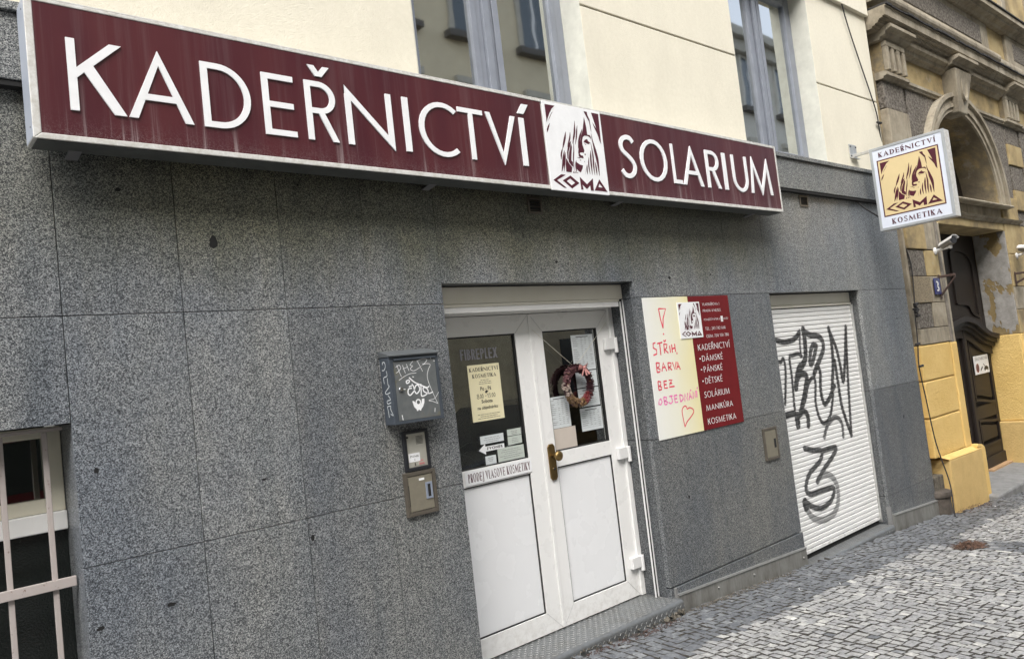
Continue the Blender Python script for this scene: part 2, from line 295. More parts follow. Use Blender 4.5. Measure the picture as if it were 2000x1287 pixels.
LOGO_STREAKS = [([(0.342,0.686),(0.317,0.617),(0.286,0.548),(0.253,0.479)],0.0181),([(0.417,0.69),(0.402,0.627),(0.364,0.547),(0.343,0.507)],0.0139),([(0.518,0.834),(0.506,0.754),(0.486,0.675),(0.462,0.615),(0.438,0.555)],0.0167),([(0.558,0.784),(0.537,0.719),(0.516,0.64),(0.483,0.551)],0.0125),([(0.639,0.753),(0.601,0.689),(0.567,0.627),(0.544,0.567),(0.525,0.507)],0.0181),([(0.253,0.484),(0.224,0.42),(0.209,0.354)],0.0139),([(0.281,0.463),(0.255,0.386),(0.229,0.3),(0.196,0.216)],0.0208),([(0.296,0.446),(0.27,0.35),(0.235,0.219)],0.0125),([(0.46,0.596),(0.44,0.461),(0.419,0.364),(0.411,0.241)],0.0097),([(0.465,0.368),(0.45,0.31),(0.444,0.224)],0.0125),([(0.429,0.46),(0.406,0.363)],0.0111),([(0.744,0.511),(0.728,0.393),(0.724,0.22)],0.0167),([(0.696,0.428),(0.678,0.33),(0.684,0.223)],0.0125),([(0.651,0.337),(0.638,0.278),(0.639,0.221)],0.0125),([(0.61,0.286),(0.596,0.217)],0.0125),([(0.799,0.634),(0.825,0.519),(0.848,0.404),(0.852,0.22)],0.0278),([(0.764,0.6),(0.775,0.455),(0.766,0.318),(0.768,0.221)],0.0153),([(0.803,0.38),(0.808,0.302),(0.808,0.221)],0.0139),([(0.791,0.721),(0.799,0.634),(0.825,0.558),(0.849,0.443)],0.0111),([(0.579,0.609),(0.55,0.529),(0.535,0.47)],0.0111),([(0.379,0.53),(0.344,0.451)],0.0083)]
LOGO_LETTERS = [[(0.038,0.11),(0.179,0.185),(0.254,0.185),(0.1,0.113),(0.25,0.034),(0.2,0.036)],[(0.492,0.181),(0.606,0.103),(0.723,0.181),(0.715,0.034),(0.662,0.035),(0.661,0.093),(0.595,0.045),(0.525,0.093),(0.533,0.037),(0.494,0.034)]]
LOGO_RINGS = [([(0.194,0.117),(0.334,0.183),(0.473,0.106),(0.337,0.035)],[(0.26,0.115),(0.325,0.148),(0.399,0.104),(0.335,0.071)]),([(0.839,0.178),(0.966,0.037),(0.851,0.04),(0.729,0.038)],[(0.831,0.127),(0.885,0.083),(0.853,0.083),(0.806,0.083)])]
GRAFFITI = [([(5.095,1.478),(5.148,1.475),(5.255,1.456),(5.399,1.469),(5.49,1.513)],11,1),([(5.501,1.529),(5.48,1.44),(5.471,1.358),(5.482,1.337)],7,1),([(5.555,1.535),(5.557,1.435),(5.532,1.321),(5.473,1.268),(5.419,1.247),(5.371,1.187),(5.335,1.109)],15,1),([(5.552,1.527),(5.648,1.488),(5.762,1.474),(5.828,1.436),(5.826,1.367),(5.745,1.288),(5.678,1.234),(5.632,1.188)],13,0.9),([(5.724,1.399),(5.676,1.408),(5.624,1.364),(5.591,1.28),(5.621,1.269),(5.685,1.343),(5.721,1.4)],12,0.9),([(5.115,1.323),(5.173,1.315),(5.209,1.336),(5.224,1.279),(5.202,1.17),(5.154,1.009)],8,1),([(5.474,1.333),(5.432,1.357),(5.351,1.35),(5.3,1.334),(5.296,1.177),(5.274,0.94),(5.279,0.844)],8,1),([(5.335,1.109),(5.386,1.185),(5.455,1.203),(5.512,1.174),(5.474,1.095),(5.417,1.004),(5.346,0.915)],14,0.95),([(5.632,1.188),(5.695,1.233),(5.727,1.188),(5.697,1.057),(5.723,0.945),(5.812,0.977),(5.883,1.038),(5.926,1.063)],11,0.95),([(5.346,0.915),(5.453,1.016),(5.511,1.108),(5.59,1.159),(5.632,1.13),(5.594,0.968),(5.621,0.849),(5.682,0.8),(5.792,0.845),(5.884,1.004)],9,0.95),([(5.959,1.524),(5.972,1.41),(5.953,1.255),(5.902,1.105),(5.876,1.039)],12,1),([(5.956,1.515),(6.034,1.371),(6.065,1.229),(6.079,1.088),(6.159,1.257),(6.253,1.522)],11,0.95),([(6.252,1.519),(6.191,1.237),(6.149,1.011),(6.09,0.652)],10,1),([(5.984,1.262),(5.99,1.097),(6.001,0.888),(6.09,0.652)],11,1),([(5.147,0.923),(5.255,0.926),(5.311,0.903),(5.396,0.925),(5.45,0.886),(5.44,0.815)],13,1),([(5.305,0.904),(5.292,0.834)],16,1),([(5.653,0.696),(5.718,0.77),(5.819,0.816),(5.907,0.813),(5.962,0.755),(5.953,0.662)],10,0.85),([(5.339,0.657),(5.459,0.623),(5.584,0.599),(5.539,0.532),(5.386,0.477),(5.314,0.426),(5.284,0.36),(5.342,0.318),(5.504,0.315),(5.671,0.305),(5.688,0.269),(5.609,0.21),(5.469,0.19),(5.348,0.222),(5.266,0.272)],11,0.9),([(5.584,0.599),(5.807,0.594),(5.737,0.534),(5.579,0.461),(5.46,0.392)],11,0.9),([(5.46,0.392),(5.535,0.423),(5.664,0.4),(5.744,0.317),(5.735,0.202),(5.652,0.12),(5.477,0.1),(5.327,0.147),(5.255,0.232),(5.242,0.277)],13,0.65),([(5.242,0.277),(5.251,0.241)],18,0.95)]
TAG_THIN = [[(1.7784,1.5372),(1.7957,1.5451),(1.8031,1.5321),(1.7906,1.5192),(1.7771,1.5126)],[(1.7849,1.546),(1.7926,1.5206),(1.8021,1.4949)],[(1.8137,1.5437),(1.8186,1.5246),(1.8246,1.5079)],[(1.8135,1.5275),(1.8382,1.5339)],[(1.8333,1.5477),(1.8434,1.5169)],[(1.8689,1.5566),(1.8522,1.5422),(1.8644,1.5359),(1.8511,1.5244),(1.8692,1.5147),(1.9009,1.5272)],[(1.89,1.5597),(1.9019,1.5351),(1.9137,1.5088)],[(1.8894,1.555),(1.9208,1.5638),(1.943,1.5574),(1.9213,1.5383),(1.9012,1.5298),(1.9331,1.5406),(1.9575,1.5355),(1.945,1.5141),(1.936,1.4894),(1.9395,1.4572),(1.9606,1.3978),(1.9769,1.3593)],[(1.977,1.3603),(1.9532,1.3715),(1.9303,1.3788),(1.9628,1.3848),(1.9876,1.4103)],[(1.7876,1.4802),(1.8148,1.4938),(1.8454,1.5036),(1.8799,1.5047)]]
TAG_THICK = [[(1.8398,1.4884),(1.8631,1.4669),(1.8912,1.4523),(1.9271,1.4362),(1.9394,1.442)],[(1.8403,1.4775),(1.8251,1.4742),(1.8257,1.4642),(1.8379,1.4674),(1.8412,1.4758)],[(1.8486,1.4408),(1.8317,1.4387),(1.8269,1.4211),(1.8374,1.4113),(1.858,1.4273)],[(1.8509,1.4593),(1.8586,1.446),(1.8617,1.4269),(1.8714,1.415),(1.8884,1.4305),(1.8834,1.4499),(1.8702,1.4496),(1.8603,1.4302)],[(1.8972,1.4549),(1.8951,1.4236),(1.8953,1.4021),(1.9153,1.4041),(1.9315,1.4167),(1.9248,1.4332),(1.9082,1.4374),(1.9098,1.4205),(1.9351,1.4093),(1.957,1.4147)],[(1.8347,1.4484),(1.85,1.4516)]]
TAG_MARKS = [[(1.9644,1.5734),(1.9635,1.5606)],[(1.9591,1.3422),(1.9556,1.3251)],[(1.7853,1.3316),(1.788,1.3097)],[(1.8062,1.44),(1.8159,1.439)],[(1.918,1.5417),(1.9215,1.5396)],[(1.9777,1.5506),(1.9838,1.5495)],[(1.8567,1.4901),(1.8657,1.4877)]]
TAG_SIDE = [[(-0.0187,1.5307),(-0.0348,1.531),(-0.0477,1.5454),(-0.0441,1.5628),(-0.0296,1.564),(-0.0245,1.5536)],[(-0.0515,1.5265),(-0.0531,1.5048),(-0.0251,1.4975),(-0.0261,1.4726)],[(-0.0541,1.4955),(-0.0544,1.4677),(-0.0612,1.458),(-0.0275,1.4354),(-0.0375,1.4271),(-0.065,1.4332)],[(-0.0453,1.422),(-0.0618,1.4027),(-0.0346,1.3979),(-0.038,1.3854),(-0.0651,1.3902)],[(-0.0298,1.3734),(-0.0348,1.3547),(-0.038,1.3268)],[(-0.0298,1.3734),(-0.0563,1.3753),(-0.0562,1.36),(-0.0714,1.3349),(-0.0525,1.3417)]]
HAND_P = [[(0.158,0.919),(0.235,0.916),(0.194,0.845),(0.181,0.777)],[(0.158,0.919),(0.165,0.846),(0.181,0.777)],[(0.176,0.741),(0.181,0.729)],[(0.08,0.679),(0.054,0.674),(0.051,0.644),(0.083,0.629),(0.081,0.6),(0.043,0.592)],[(0.097,0.671),(0.153,0.677)],[(0.123,0.672),(0.122,0.588)],[(0.167,0.666),(0.164,0.598)],[(0.167,0.664),(0.201,0.659),(0.19,0.632),(0.166,0.628),(0.205,0.596)],[(0.169,0.692),(0.179,0.681),(0.195,0.692)],[(0.227,0.649),(0.228,0.597)],[(0.251,0.656),(0.249,0.596)],[(0.284,0.658),(0.285,0.599)],[(0.248,0.624),(0.285,0.628)],[(0.298,0.596),(0.298,0.581)],[(0.061,0.538),(0.06,0.47)],[(0.061,0.538),(0.095,0.533),(0.088,0.509),(0.061,0.504),(0.096,0.488),(0.089,0.472),(0.06,0.47)],[(0.111,0.472),(0.136,0.533),(0.163,0.471)],[(0.122,0.499),(0.155,0.499)],[(0.185,0.528),(0.187,0.474)],[(0.185,0.528),(0.22,0.523),(0.212,0.499),(0.187,0.5),(0.221,0.473)],[(0.235,0.528),(0.253,0.474),(0.277,0.528)],[(0.273,0.472),(0.293,0.525),(0.312,0.469)],[(0.281,0.492),(0.307,0.491)],[(0.055,0.408),(0.055,0.346)],[(0.055,0.408),(0.084,0.402),(0.079,0.377),(0.056,0.376),(0.089,0.362),(0.083,0.348),(0.055,0.346)],[(0.118,0.404),(0.116,0.353),(0.151,0.353)],[(0.115,0.402),(0.149,0.402)],[(0.115,0.379),(0.143,0.377)],[(0.172,0.404),(0.209,0.403),(0.181,0.382),(0.169,0.357),(0.226,0.356)],[(0.174,0.381),(0.204,0.38)]]
HAND_L = [[(0.042,0.27),(0.035,0.25),(0.056,0.243),(0.072,0.262),(0.064,0.284),(0.046,0.276)],[(0.095,0.293),(0.097,0.24)],[(0.095,0.293),(0.125,0.287),(0.116,0.268),(0.098,0.267),(0.134,0.25),(0.119,0.239),(0.097,0.24)],[(0.156,0.291),(0.191,0.291)],[(0.178,0.29),(0.183,0.249),(0.162,0.239),(0.143,0.249)],[(0.209,0.293),(0.211,0.241),(0.242,0.242)],[(0.209,0.291),(0.242,0.291)],[(0.208,0.267),(0.237,0.267)],[(0.268,0.291),(0.271,0.238)],[(0.268,0.291),(0.3,0.281),(0.304,0.256),(0.271,0.238)],[(0.318,0.237),(0.325,0.29),(0.35,0.24),(0.359,0.294)],[(0.367,0.24),(0.385,0.295),(0.402,0.245)],[(0.375,0.264),(0.399,0.263)],[(0.391,0.303),(0.404,0.313)],[(0.417,0.247),(0.421,0.297),(0.446,0.25),(0.453,0.301)],[(0.46,0.251),(0.466,0.299)],[(0.471,0.312),(0.482,0.323)]]
HAND_H = [[(0.333,0.178),(0.324,0.201),(0.297,0.2),(0.274,0.173),(0.276,0.121),(0.284,0.057)],[(0.333,0.178),(0.362,0.186),(0.396,0.171),(0.4,0.148),(0.362,0.118),(0.314,0.089),(0.284,0.057)]]

# ------------------------------------------------------------------ helpers
def wallF(u, v, n=0.0): return (u, -n, v)            # sheet parallel to the shop wall, n = how far it stands out
class MB:
    def __init__(s): s.v = []; s.f = []
    def add(s, vs, fs):
        k = len(s.v); s.v += [tuple(p) for p in vs]; s.f += [tuple(i+k for i in f) for f in fs]; return s
    def box(s, x0, x1, y0, y1, z0, z1):
        return s.add([(x0,y0,z0),(x1,y0,z0),(x1,y1,z0),(x0,y1,z0),(x0,y0,z1),(x1,y0,z1),(x1,y1,z1),(x0,y1,z1)],
              [(0,3,2,1),(4,5,6,7),(0,1,5,4),(1,2,6,5),(2,3,7,6),(3,0,4,7)])
    def prism(s, pts, F, n0, n1):                       # closed polygon (u, v) pushed from n0 out to n1
        k = len(pts)
        a = sum(pts[i][0]*pts[(i+1)%k][1]-pts[(i+1)%k][0]*pts[i][1] for i in range(k))
        if a < 0: pts = pts[::-1]
        vs = [F(u, v, n0) for u, v in pts] + [F(u, v, n1) for u, v in pts]
        return s.add(vs, [tuple(range(k, 2*k)), tuple(range(k-1, -1, -1))] + [(i, (i+1)%k, k+(i+1)%k, k+i) for i in range(k)])
    def flat(s, pts, F, n):                             # printed shape: one face
        k = len(pts)
        a = sum(pts[i][0]*pts[(i+1)%k][1]-pts[(i+1)%k][0]*pts[i][1] for i in range(k))
        if a < 0: pts = pts[::-1]
        return s.add([F(u, v, n) for u, v in pts], [tuple(range(k))])
    def ring(s, outer, inner, F, n0, n1):               # two loops with the same number of points
        k = len(outer)
        vs = [F(u, v, n1) for u, v in outer] + [F(u, v, n1) for u, v in inner] + [F(u, v, n0) for u, v in outer] + [F(u, v, n0) for u, v in inner]
        fs = []
        for i in range(k):
            j = (i+1) % k
            fs += [(i, j, k+j, k+i), (2*k+i, 3*k+i, 3*k+j, 2*k+j), (i, 2*k+i, 2*k+j, j), (k+i, k+j, 3*k+j, 3*k+i)]
        return s.add(vs, fs)
    def tube(s, pts, r, seg=8, cap=True):
        pts = [Vector(p) for p in pts]; n = len(pts); rs = r if isinstance(r, (list, tuple)) else [r]*n
        k = len(s.v); ref = None
        for i, p in enumerate(pts):
            d = (pts[min(i+1, n-1)] - pts[max(i-1, 0)]).normalized()
            if ref is None: ref = d.orthogonal().normalized()
            ref = (ref - d*ref.dot(d)).normalized(); b = d.cross(ref)
            for j in range(seg):
                a = 2*math.pi*j/seg; q = p + (ref*math.cos(a) + b*math.sin(a))*rs[i]; s.v.append(tuple(q))
        for i in range(n-1):
            for j in range(seg):
                a, b2 = k+i*seg+j, k+i*seg+(j+1)%seg
                s.f.append((a, b2, b2+seg, a+seg))
        if cap: s.f.append(tuple(k+seg-1-j for j in range(seg))); s.f.append(tuple(k+(n-1)*seg+j for j in range(seg)))
        return s
    def lathe(s, prof, O, axis='z', seg=20, close=True):  # prof: (radius, height) along the axis
        O = Vector(O); k = len(s.v)
        for r, h in prof:
            for j in range(seg):
                a = 2*math.pi*j/seg; c, d = r*math.cos(a), r*math.sin(a)
                s.v.append(tuple(O + Vector({'z': (c, d, h), 'y': (c, h, d), 'x': (h, c, d)}[axis])))
        n = len(prof)
        for i in range(n-1):
            for j in range(seg):
                a, b2 = k+i*seg+j, k+i*seg+(j+1)%seg; s.f.append((a, b2, b2+seg, a+seg))
        if close: s.f.append(tuple(k+j for j in range(seg))); s.f.append(tuple(k+(n-1)*seg+j for j in range(seg)))
        return s
    def sweep(s, prof, x0, x1, mx0=0, mx1=0):            # moulding profile (n, z) run along x, ends may be mitred
        k = len(prof)
        vs = [(x0 + mx0*n, -n, z) for n, z in prof] + [(x1 + mx1*n, -n, z) for n, z in prof]
        return s.add(vs, [tuple(range(k)), tuple(range(2*k-1, k-1, -1))] + [(i, k+i, k+(i+1)%k, (i+1)%k) for i in range(k)])
    def build(s, name, mat, parent=None, smooth=False, bevel=0, recalc=True, **props):
        me = bpy.data.meshes.new(name)
        off = ROOT.get(parent.name, Vector()) if parent else Vector()
        v = [(a-off.x, b-off.y, c-off.z) for a, b, c in s.v] if parent else s.v
        if not parent:                                    # a thing of one mesh: origin at the middle of its base
            A = np.array(s.v); c = Vector(((A[:,0].min()+A[:,0].max())/2, (A[:,1].min()+A[:,1].max())/2, A[:,2].min()))
            if props.get('kind') == 'structure': c = Vector()
            v = [(a-c.x, b-c.y, d-c.z) for a, b, d in s.v]
        me.from_pydata(v, [], s.f)
        if recalc:
            bm = bmesh.new(); bm.from_mesh(me); bmesh.ops.recalc_face_normals(bm, faces=bm.faces); bm.to_mesh(me); bm.free()
        for q in (mat if isinstance(mat, (list, tuple)) else [mat]): me.materials.append(MAT[q])
        if smooth: me.polygons.foreach_set('use_smooth', [True]*len(me.polygons))
        o = bpy.data.objects.new(name, me); COL.objects.link(o)
        if parent: o.parent = parent; ROOT[o.name] = off
        else: o.location = c; ROOT[o.name] = c
        if bevel:
            b = o.modifiers.new('bevel', 'BEVEL'); b.width = bevel; b.segments = 2; b.limit_method = 'ANGLE'; b.angle_limit = R(40)
        for q, w in props.items(): o[q] = w
        return o
import bmesh
ROOT = {}
def thing(name, label, cat, loc=(0, 0, 0), group=None, kind=None):
    o = bpy.data.objects.new(name, None); COL.objects.link(o); o.location = loc; o.empty_display_size = .1
    if label: o['label'] = label
    if cat: o['category'] = cat
    if group: o['group'] = group
    if kind: o['kind'] = kind
    ROOT[o.name] = Vector(loc); return o
def share(name, me, parent, loc, **props):               # a further piece on an existing mesh
    o = bpy.data.objects.new(name, me); COL.objects.link(o); o.parent = parent; o.location = Vector(loc) - ROOT[parent.name]
    for q, w in props.items(): o[q] = w
    return o
def smooth_path(pts, n=6):
    if len(pts) < 3: return [tuple(p) for p in pts]
    P = [pts[0]] + list(pts) + [pts[-1]]; out = []
    for i in range(1, len(P)-2):
        p0, p1, p2, p3 = [np.array(q, float) for q in P[i-1:i+3]]
        for k in range(n):
            t = k/n; out.append(tuple(.5*((2*p1) + (-p0+p2)*t + (2*p0-5*p1+4*p2-p3)*t*t + (-p0+3*p1-3*p2+p3)*t**3)))
    out.append(tuple(P[-1])); return out
def ribbon(pts, w, taper=False, smooth=True):            # polyline -> outline polygon
    if smooth: pts = smooth_path(pts)
    q = [pts[0]]
    for p in pts[1:]:
        if math.dist(p, q[-1]) > 1e-6: q.append(p)
    n = len(q); L = []; Rr = []
    for i, p in enumerate(q):
        a = q[max(i-1, 0)]; b = q[min(i+1, n-1)]; dx, dy = b[0]-a[0], b[1]-a[1]; l = math.hypot(dx, dy) or 1
        t = i/max(n-1, 1); ww = w/2*(max(.12, min(1, 2.6*min(t, 1-t)+.1)) if taper else 1)
        L.append((p[0]-dy/l*ww, p[1]+dx/l*ww)); Rr.append((p[0]+dy/l*ww, p[1]-dx/l*ww))
    return L, Rr
def add_ribbon(mb, pts, w, F, n, th=0, taper=False, smooth=True):
    L, Rr = ribbon(pts, w, taper, smooth)
    for i in range(len(L)-1):
        quad = [L[i], L[i+1], Rr[i+1], Rr[i]]
        mb.add([F(u, v, n) for u, v in quad][::-1], [(0, 1, 2, 3)])
        if th:
            mb.add([F(*L[i], n), F(*L[i+1], n), F(*L[i+1], n-th), F(*L[i], n-th)], [(0, 1, 2, 3)])
            mb.add([F(*Rr[i], n), F(*Rr[i+1], n), F(*Rr[i+1], n-th), F(*Rr[i], n-th)], [(0, 1, 2, 3)])

# ------------------------------------------------------------------ lettering
def dg(x0, y0, x1, y1, w): return [(x0, y0), (x0+w, y0), (x1+w, y1), (x1, y1)]
def bar(x0, y0, x1, y1): return [(x0, y0), (x1, y0), (x1, y1), (x0, y1)]
def arc(cx, cy, rx, ry, a0, a1, w, h, n=22):             # w at the sides, h at top and bottom
    o = []; i = []
    for k in range(n+1):
        a = R(a0 + (a1-a0)*k/n); o.append((cx+rx*math.cos(a), cy+ry*math.sin(a))); i.append((cx+(rx-w)*math.cos(a), cy+(ry-h)*math.sin(a)))
    return ('strip', o, i)
SANS = dict(v=.102, h=.092, t=.104, k=.104, s=0)
SERIF = dict(v=.20, h=.085, t=.095, k=.21, s=.09)
def glyph(c, S):
    v, h, t, k, s = S['v'], S['h'], S['t'], S['k'], S['s']; P = []
    def foot(x, w, y=0):                                  # serif
        if s: P.append(bar(x-s, y if y < .5 else y-.045, x+w+s, (y if y < .5 else y-.045)+.045))
    acc = None
    base = {'Ř': 'R', 'Í': 'I', 'Á': 'A', 'Ě': 'E', 'É': 'E', 'Ů': 'U'}.get(c, c)
    if base == 'K':
        w = .66; P += [bar(0, 0, v, 1), [(v*.6, .42), (w, 1), (w-t*1.42, 1), (v*.6, .42+t*1.36)], [(w-k*1.36, 0), (w+.01, 0), (.30, .655), (.19, .545)]]; foot(0, v); foot(0, v, 1); foot(w-k*1.3, k, 0); foot(w-t*1.5, t, 1)
    elif base == 'A':
        w = .86; P += [[(0, 0), (t*1.12, 0), (w/2, 1.03-t*2.1), (w/2, 1.03)], [(w-k*1.12, 0), (w, 0), (w/2, 1.03), (w/2, 1.03-k*2.1)], bar(.2*w, .28, .8*w, .28+h)]; foot(0, t); foot(w-k*1.1, k)
    elif base == 'D':
        w = .74; P += [bar(0, 0, v, 1), bar(v*.9, 0, .26, h), bar(v*.9, 1-h, .26, 1), arc(.25, .5, w-.25, .5, -90, 90, v, h)]; foot(0, v*.8); foot(0, v*.8, 1)
    elif base == 'E':
        w = .52 if not s else .6; P += [bar(0, 0, v, 1), bar(v*.9, 0, w, h), bar(v*.9, 1-h, w, 1), bar(v*.9, .5-h/2, w*.96, .5+h/2)]; foot(0, v*.6); foot(0, v*.6, 1)
        if s: P += [bar(w-.05, 0, w, .24), bar(w-.05, .76, w, 1), bar(w*.9-.05, .38, w*.9, .62)]
    elif base in 'RP':
        w = .55; P += [bar(0, 0, v, 1), bar(v*.9, 1-h, .26, 1), bar(v*.9, .455, .26, .455+h), arc(.25, .7275, w-.255, .2725, -90, 90, v, h)]; foot(0, v); foot(0, v*.6, 1)
        if base == 'R': P.append(dg(w-k*1.02, 0, .20, .50, k*1.1)); foot(w-k, k*.8)
    elif base == 'N':
        w = .86; tv = v if not s else .06; P += [bar(0, 0, tv, 1), bar(w-tv, 0, w, 1), [(0, 1.03), (0, 1.03-k*1.42), (w, -.03), (w, -.03+k*1.42)]]; foot(0, tv)
        if not s: q_ = tv*(1.06-k*1.42)/w; P[0] = [(0, 0), (tv, 0), (tv, 1.03-q_), (0, 1.03)]; P[1] = [(w-tv, -.03+q_), (w, -.03), (w, 1), (w-tv, 1)]; foot(0, tv, 1); foot(w-tv, tv, 1)
    elif base == 'I': w = v; P.append(bar(0, 0, v, 1)); foot(0, v); foot(0, v, 1)
    elif base == 'C': w = .80; P.append(arc(.52, .5, .52, .52, 50, 310, v*1.05, h)); 
    elif base == 'G': w = .86; P += [arc(.52, .5, .52, .52, 45, 360, v*1.05, h), bar(.55, .44, 1.04-v*.6, .44+h)]
    elif base == 'T':
        w = .60 if not s else .7; P += [bar(0, 1-h, w, 1), bar(w/2-v/2, 0, w/2+v/2, 1-h*.9)]; foot(w/2-v/2, v)
        if s: P += [bar(0, .78, .05, 1), bar(w-.05, .78, w, 1)]
    elif base == 'V': w = .78; P += [[(0, 1), (k*1.12, 1), (w/2, -.04+k*2.2), (w/2, -.04)], [(w-t*1.12, 1), (w, 1), (w/2, -.04), (w/2, -.04+t*2.2)]]; foot(0, k, 1); foot(w-t*1.1, t, 1)
    elif base == 'S':
        w = .55; pts = [(.50, .86), (.42, .945), (.28, .965), (.14, .90), (.075, .77), (.12, .63), (.28, .52), (.42, .41), (.49, .27), (.43, .12), (.28, .04), (.13, .06), (.03, .16)]
        L, Rr = ribbon(pts, v if not s else .115); P.append(('strip', L, Rr))
        if s: P += [bar(.45, .74, .5, .98), bar(.0, .02, .05, .26)]
    elif base == 'O': w = 1.0 if not s else .86; P.append(arc(w/2, .5, w/2, .52, 0, 360, v*1.02, h))
    elif base == 'L': w = .42; P += [bar(0, 0, v, 1), bar(v*.9, 0, w, h)]; foot(0, v, 1); foot(0, v*.6)
    elif base == 'U': w = .74; P += [bar(0, .36, v, 1), bar(w-v, .36, w, 1), arc(w/2, .37, w/2, .38, 180, 360, v, h)]; foot(0, v, 1); foot(w-v, v, 1)
    elif base == 'M':
        w = 1.10; P += [[(0, 0), (t, 0), (.165+t*.35, .80), (.165, 1.05)], [(w-v, 0), (w, 0), (w-.165, 1.05), (w-.165-v*.35, .80)], [(.165, 1.05), (.165, 1.05-k*2.1), (w/2, -.04), (w/2, -.04+k*2.1)], [(w-.165, 1.05), (w-.165, 1.05-t*2.1), (w/2, -.04), (w/2, -.04+t*2.1)]]; foot(0, t); foot(w-v, v)
    elif base == 'J': w = .42 if not s else .36; P += [bar(w-v, .1 if not s else -.08, w, 1), arc(w-.24, .1 if not s else -.08, .24, .13, 180, 360, v*.8, h*.9)]; foot(w-v, v, 1)
    elif base == 'Y': w = .74; P += [bar(w/2-v/2, 0, w/2+v/2, .46), dg(w/2-k*.5, .42, 0, 1, k*1.1), dg(w/2-t*.5, .42, w-t*1.1, 1, t*1.1)]; foot(w/2-v/2, v); foot(0, k, 1); foot(w-t*1.1, t, 1)
    elif base == 'Z': w = .58; P += [bar(0, 0, w, h), bar(0, 1-h, w, 1), dg(0, h*.9, w-k*1.4, 1-h*.9, k*1.4)]
    elif base == 'H': w = .70; P += [bar(0, 0, v, 1), bar(w-v, 0, w, 1), bar(v*.9, .5-h/2, w-v*.9, .5+h/2)]
    elif base == 'B': w = .54; P += [bar(0, 0, v, 1), bar(v*.9, 0, .26, h), bar(v*.9, 1-h, .26, 1), bar(v*.9, .48, .26, .48+h), arc(.25, .76, w-.28, .24, -90, 90, v, h), arc(.25, .265, w-.25, .265, -90, 90, v, h)]
    elif base == 'F': w = .48; P += [bar(0, 0, v, 1), bar(v*.9, 1-h, w, 1), bar(v*.9, .48, w*.9, .48+h)]
    elif base == 'X': w = .7; P += [dg(0, 0, w-k*1.2, 1, k*1.2), dg(w-k*1.2, 0, 0, 1, k*1.2)]
    elif base == '0': w = .52; P.append(arc(.26, .5, .26, .5, 0, 360, v, h))
    elif base == '1': w = .26; P += [bar(w-v, 0, w, 1), dg(0, .78, w-v*1.2, 1, v*1.1)]
    elif base == '2': w = .5; P += [bar(0, 0, w, h), arc(.25, .74, .25, .26, -20, 180, v, h), dg(.0, h*.8, .36, .66, v*1.3)]
    elif base == '4': w = .56; P += [bar(.36-v/2, 0, .36+v/2, 1), bar(0, .22, w, .22+h), dg(0, .24, .36-v*.8, 1, v*1.2)]
    elif base == '5': w = .5; P += [bar(.08, 1-h, w, 1), bar(.08, .55, .08+v*.8, 1), arc(.2, .32, .3, .32, -130, 100, v, h)]
    elif base == '6': w = .54; P += [arc(.27, .30, .27, .30, 0, 360, v, h), dg(.03, .36, .30, 1, v*1.1)]
    elif base == '7': w = .5; P += [bar(0, 1-h, w, 1), dg(.08, 0, w-v*1.1, 1-h*.9, v*1.1)]
    elif base == '8': w = .5; P += [arc(.25, .27, .25, .27, 0, 360, v, h), arc(.25, .75, .21, .25, 0, 360, v, h)]
    elif base == '3': w = .5; P += [arc(.2, .27, .30, .27, -140, 90, v, h), arc(.2, .75, .26, .25, -90, 140, v, h)]
    elif base == '-': w = .24; P.append(bar(0, .34, w, .34+h*1.1))
    elif base == ':': w = .1; P += [bar(0, 0, v*.9, .12), bar(0, .48, v*.9, .60)]
    elif base == '.': w = .1; P.append(bar(0, 0, v*.9, .12))
    elif base == ',': w = .1; P.append(dg(-.02, -.12, .03, .12, v*.8))
    else: w = .28
    cx = w/2
    if c in 'ŘĚ': P += [dg(cx-.06, 1.09, cx-.19, 1.27, .12), dg(cx-.06, 1.09, cx+.09, 1.27, .12)]
    if c in 'ÍÁÉ': P.append(dg(cx-.07, 1.09, cx+.04, 1.30, .13))
    if c == 'Ů': P.append(arc(cx, 1.19, .11, .11, 0, 360, .045, .045, 14))
    return P, w
def xf_piece(p, fn):
    if isinstance(p, tuple) and p[0] == 'strip': return ('strip', [fn(*q) for q in p[1]], [fn(*q) for q in p[2]])
    return [fn(*q) for q in p]
def put(mb, p, F, n, th=0):
    if isinstance(p, tuple) and p[0] == 'strip':
        A, B = p[1], p[2]
        for i in range(len(A)-1):
            q = [A[i], A[i+1], B[i+1], B[i]]
            if th: mb.prism(q, F, n-th, n)
            else: mb.flat(q, F, n)
    elif th: mb.prism(p, F, n-th, n)
    else: mb.flat(p, F, n)
def text(mb, s, F, u0, v0, hgt, n, S=SANS, fit=None, gap=.2, slope=0.0, align='l'):
    w = 0; G = []
    for ch in s:
        if ch == ' ': w += .42; continue
        P, a = glyph(ch, S); G.append((P, w)); w += a + gap
    w -= gap; sx = (fit/w if fit else hgt)
    tot = w*sx
    if align == 'c': u0 -= tot/2
    for i, (P, x) in enumerate(G):
        for j, p in enumerate(P):
            put(mb, xf_piece(p, lambda a, b: (u0 + (x+a)*sx, v0 + b*hgt + slope*(x+a)*sx)), F, n + (j % 5)*.00006)
    return tot
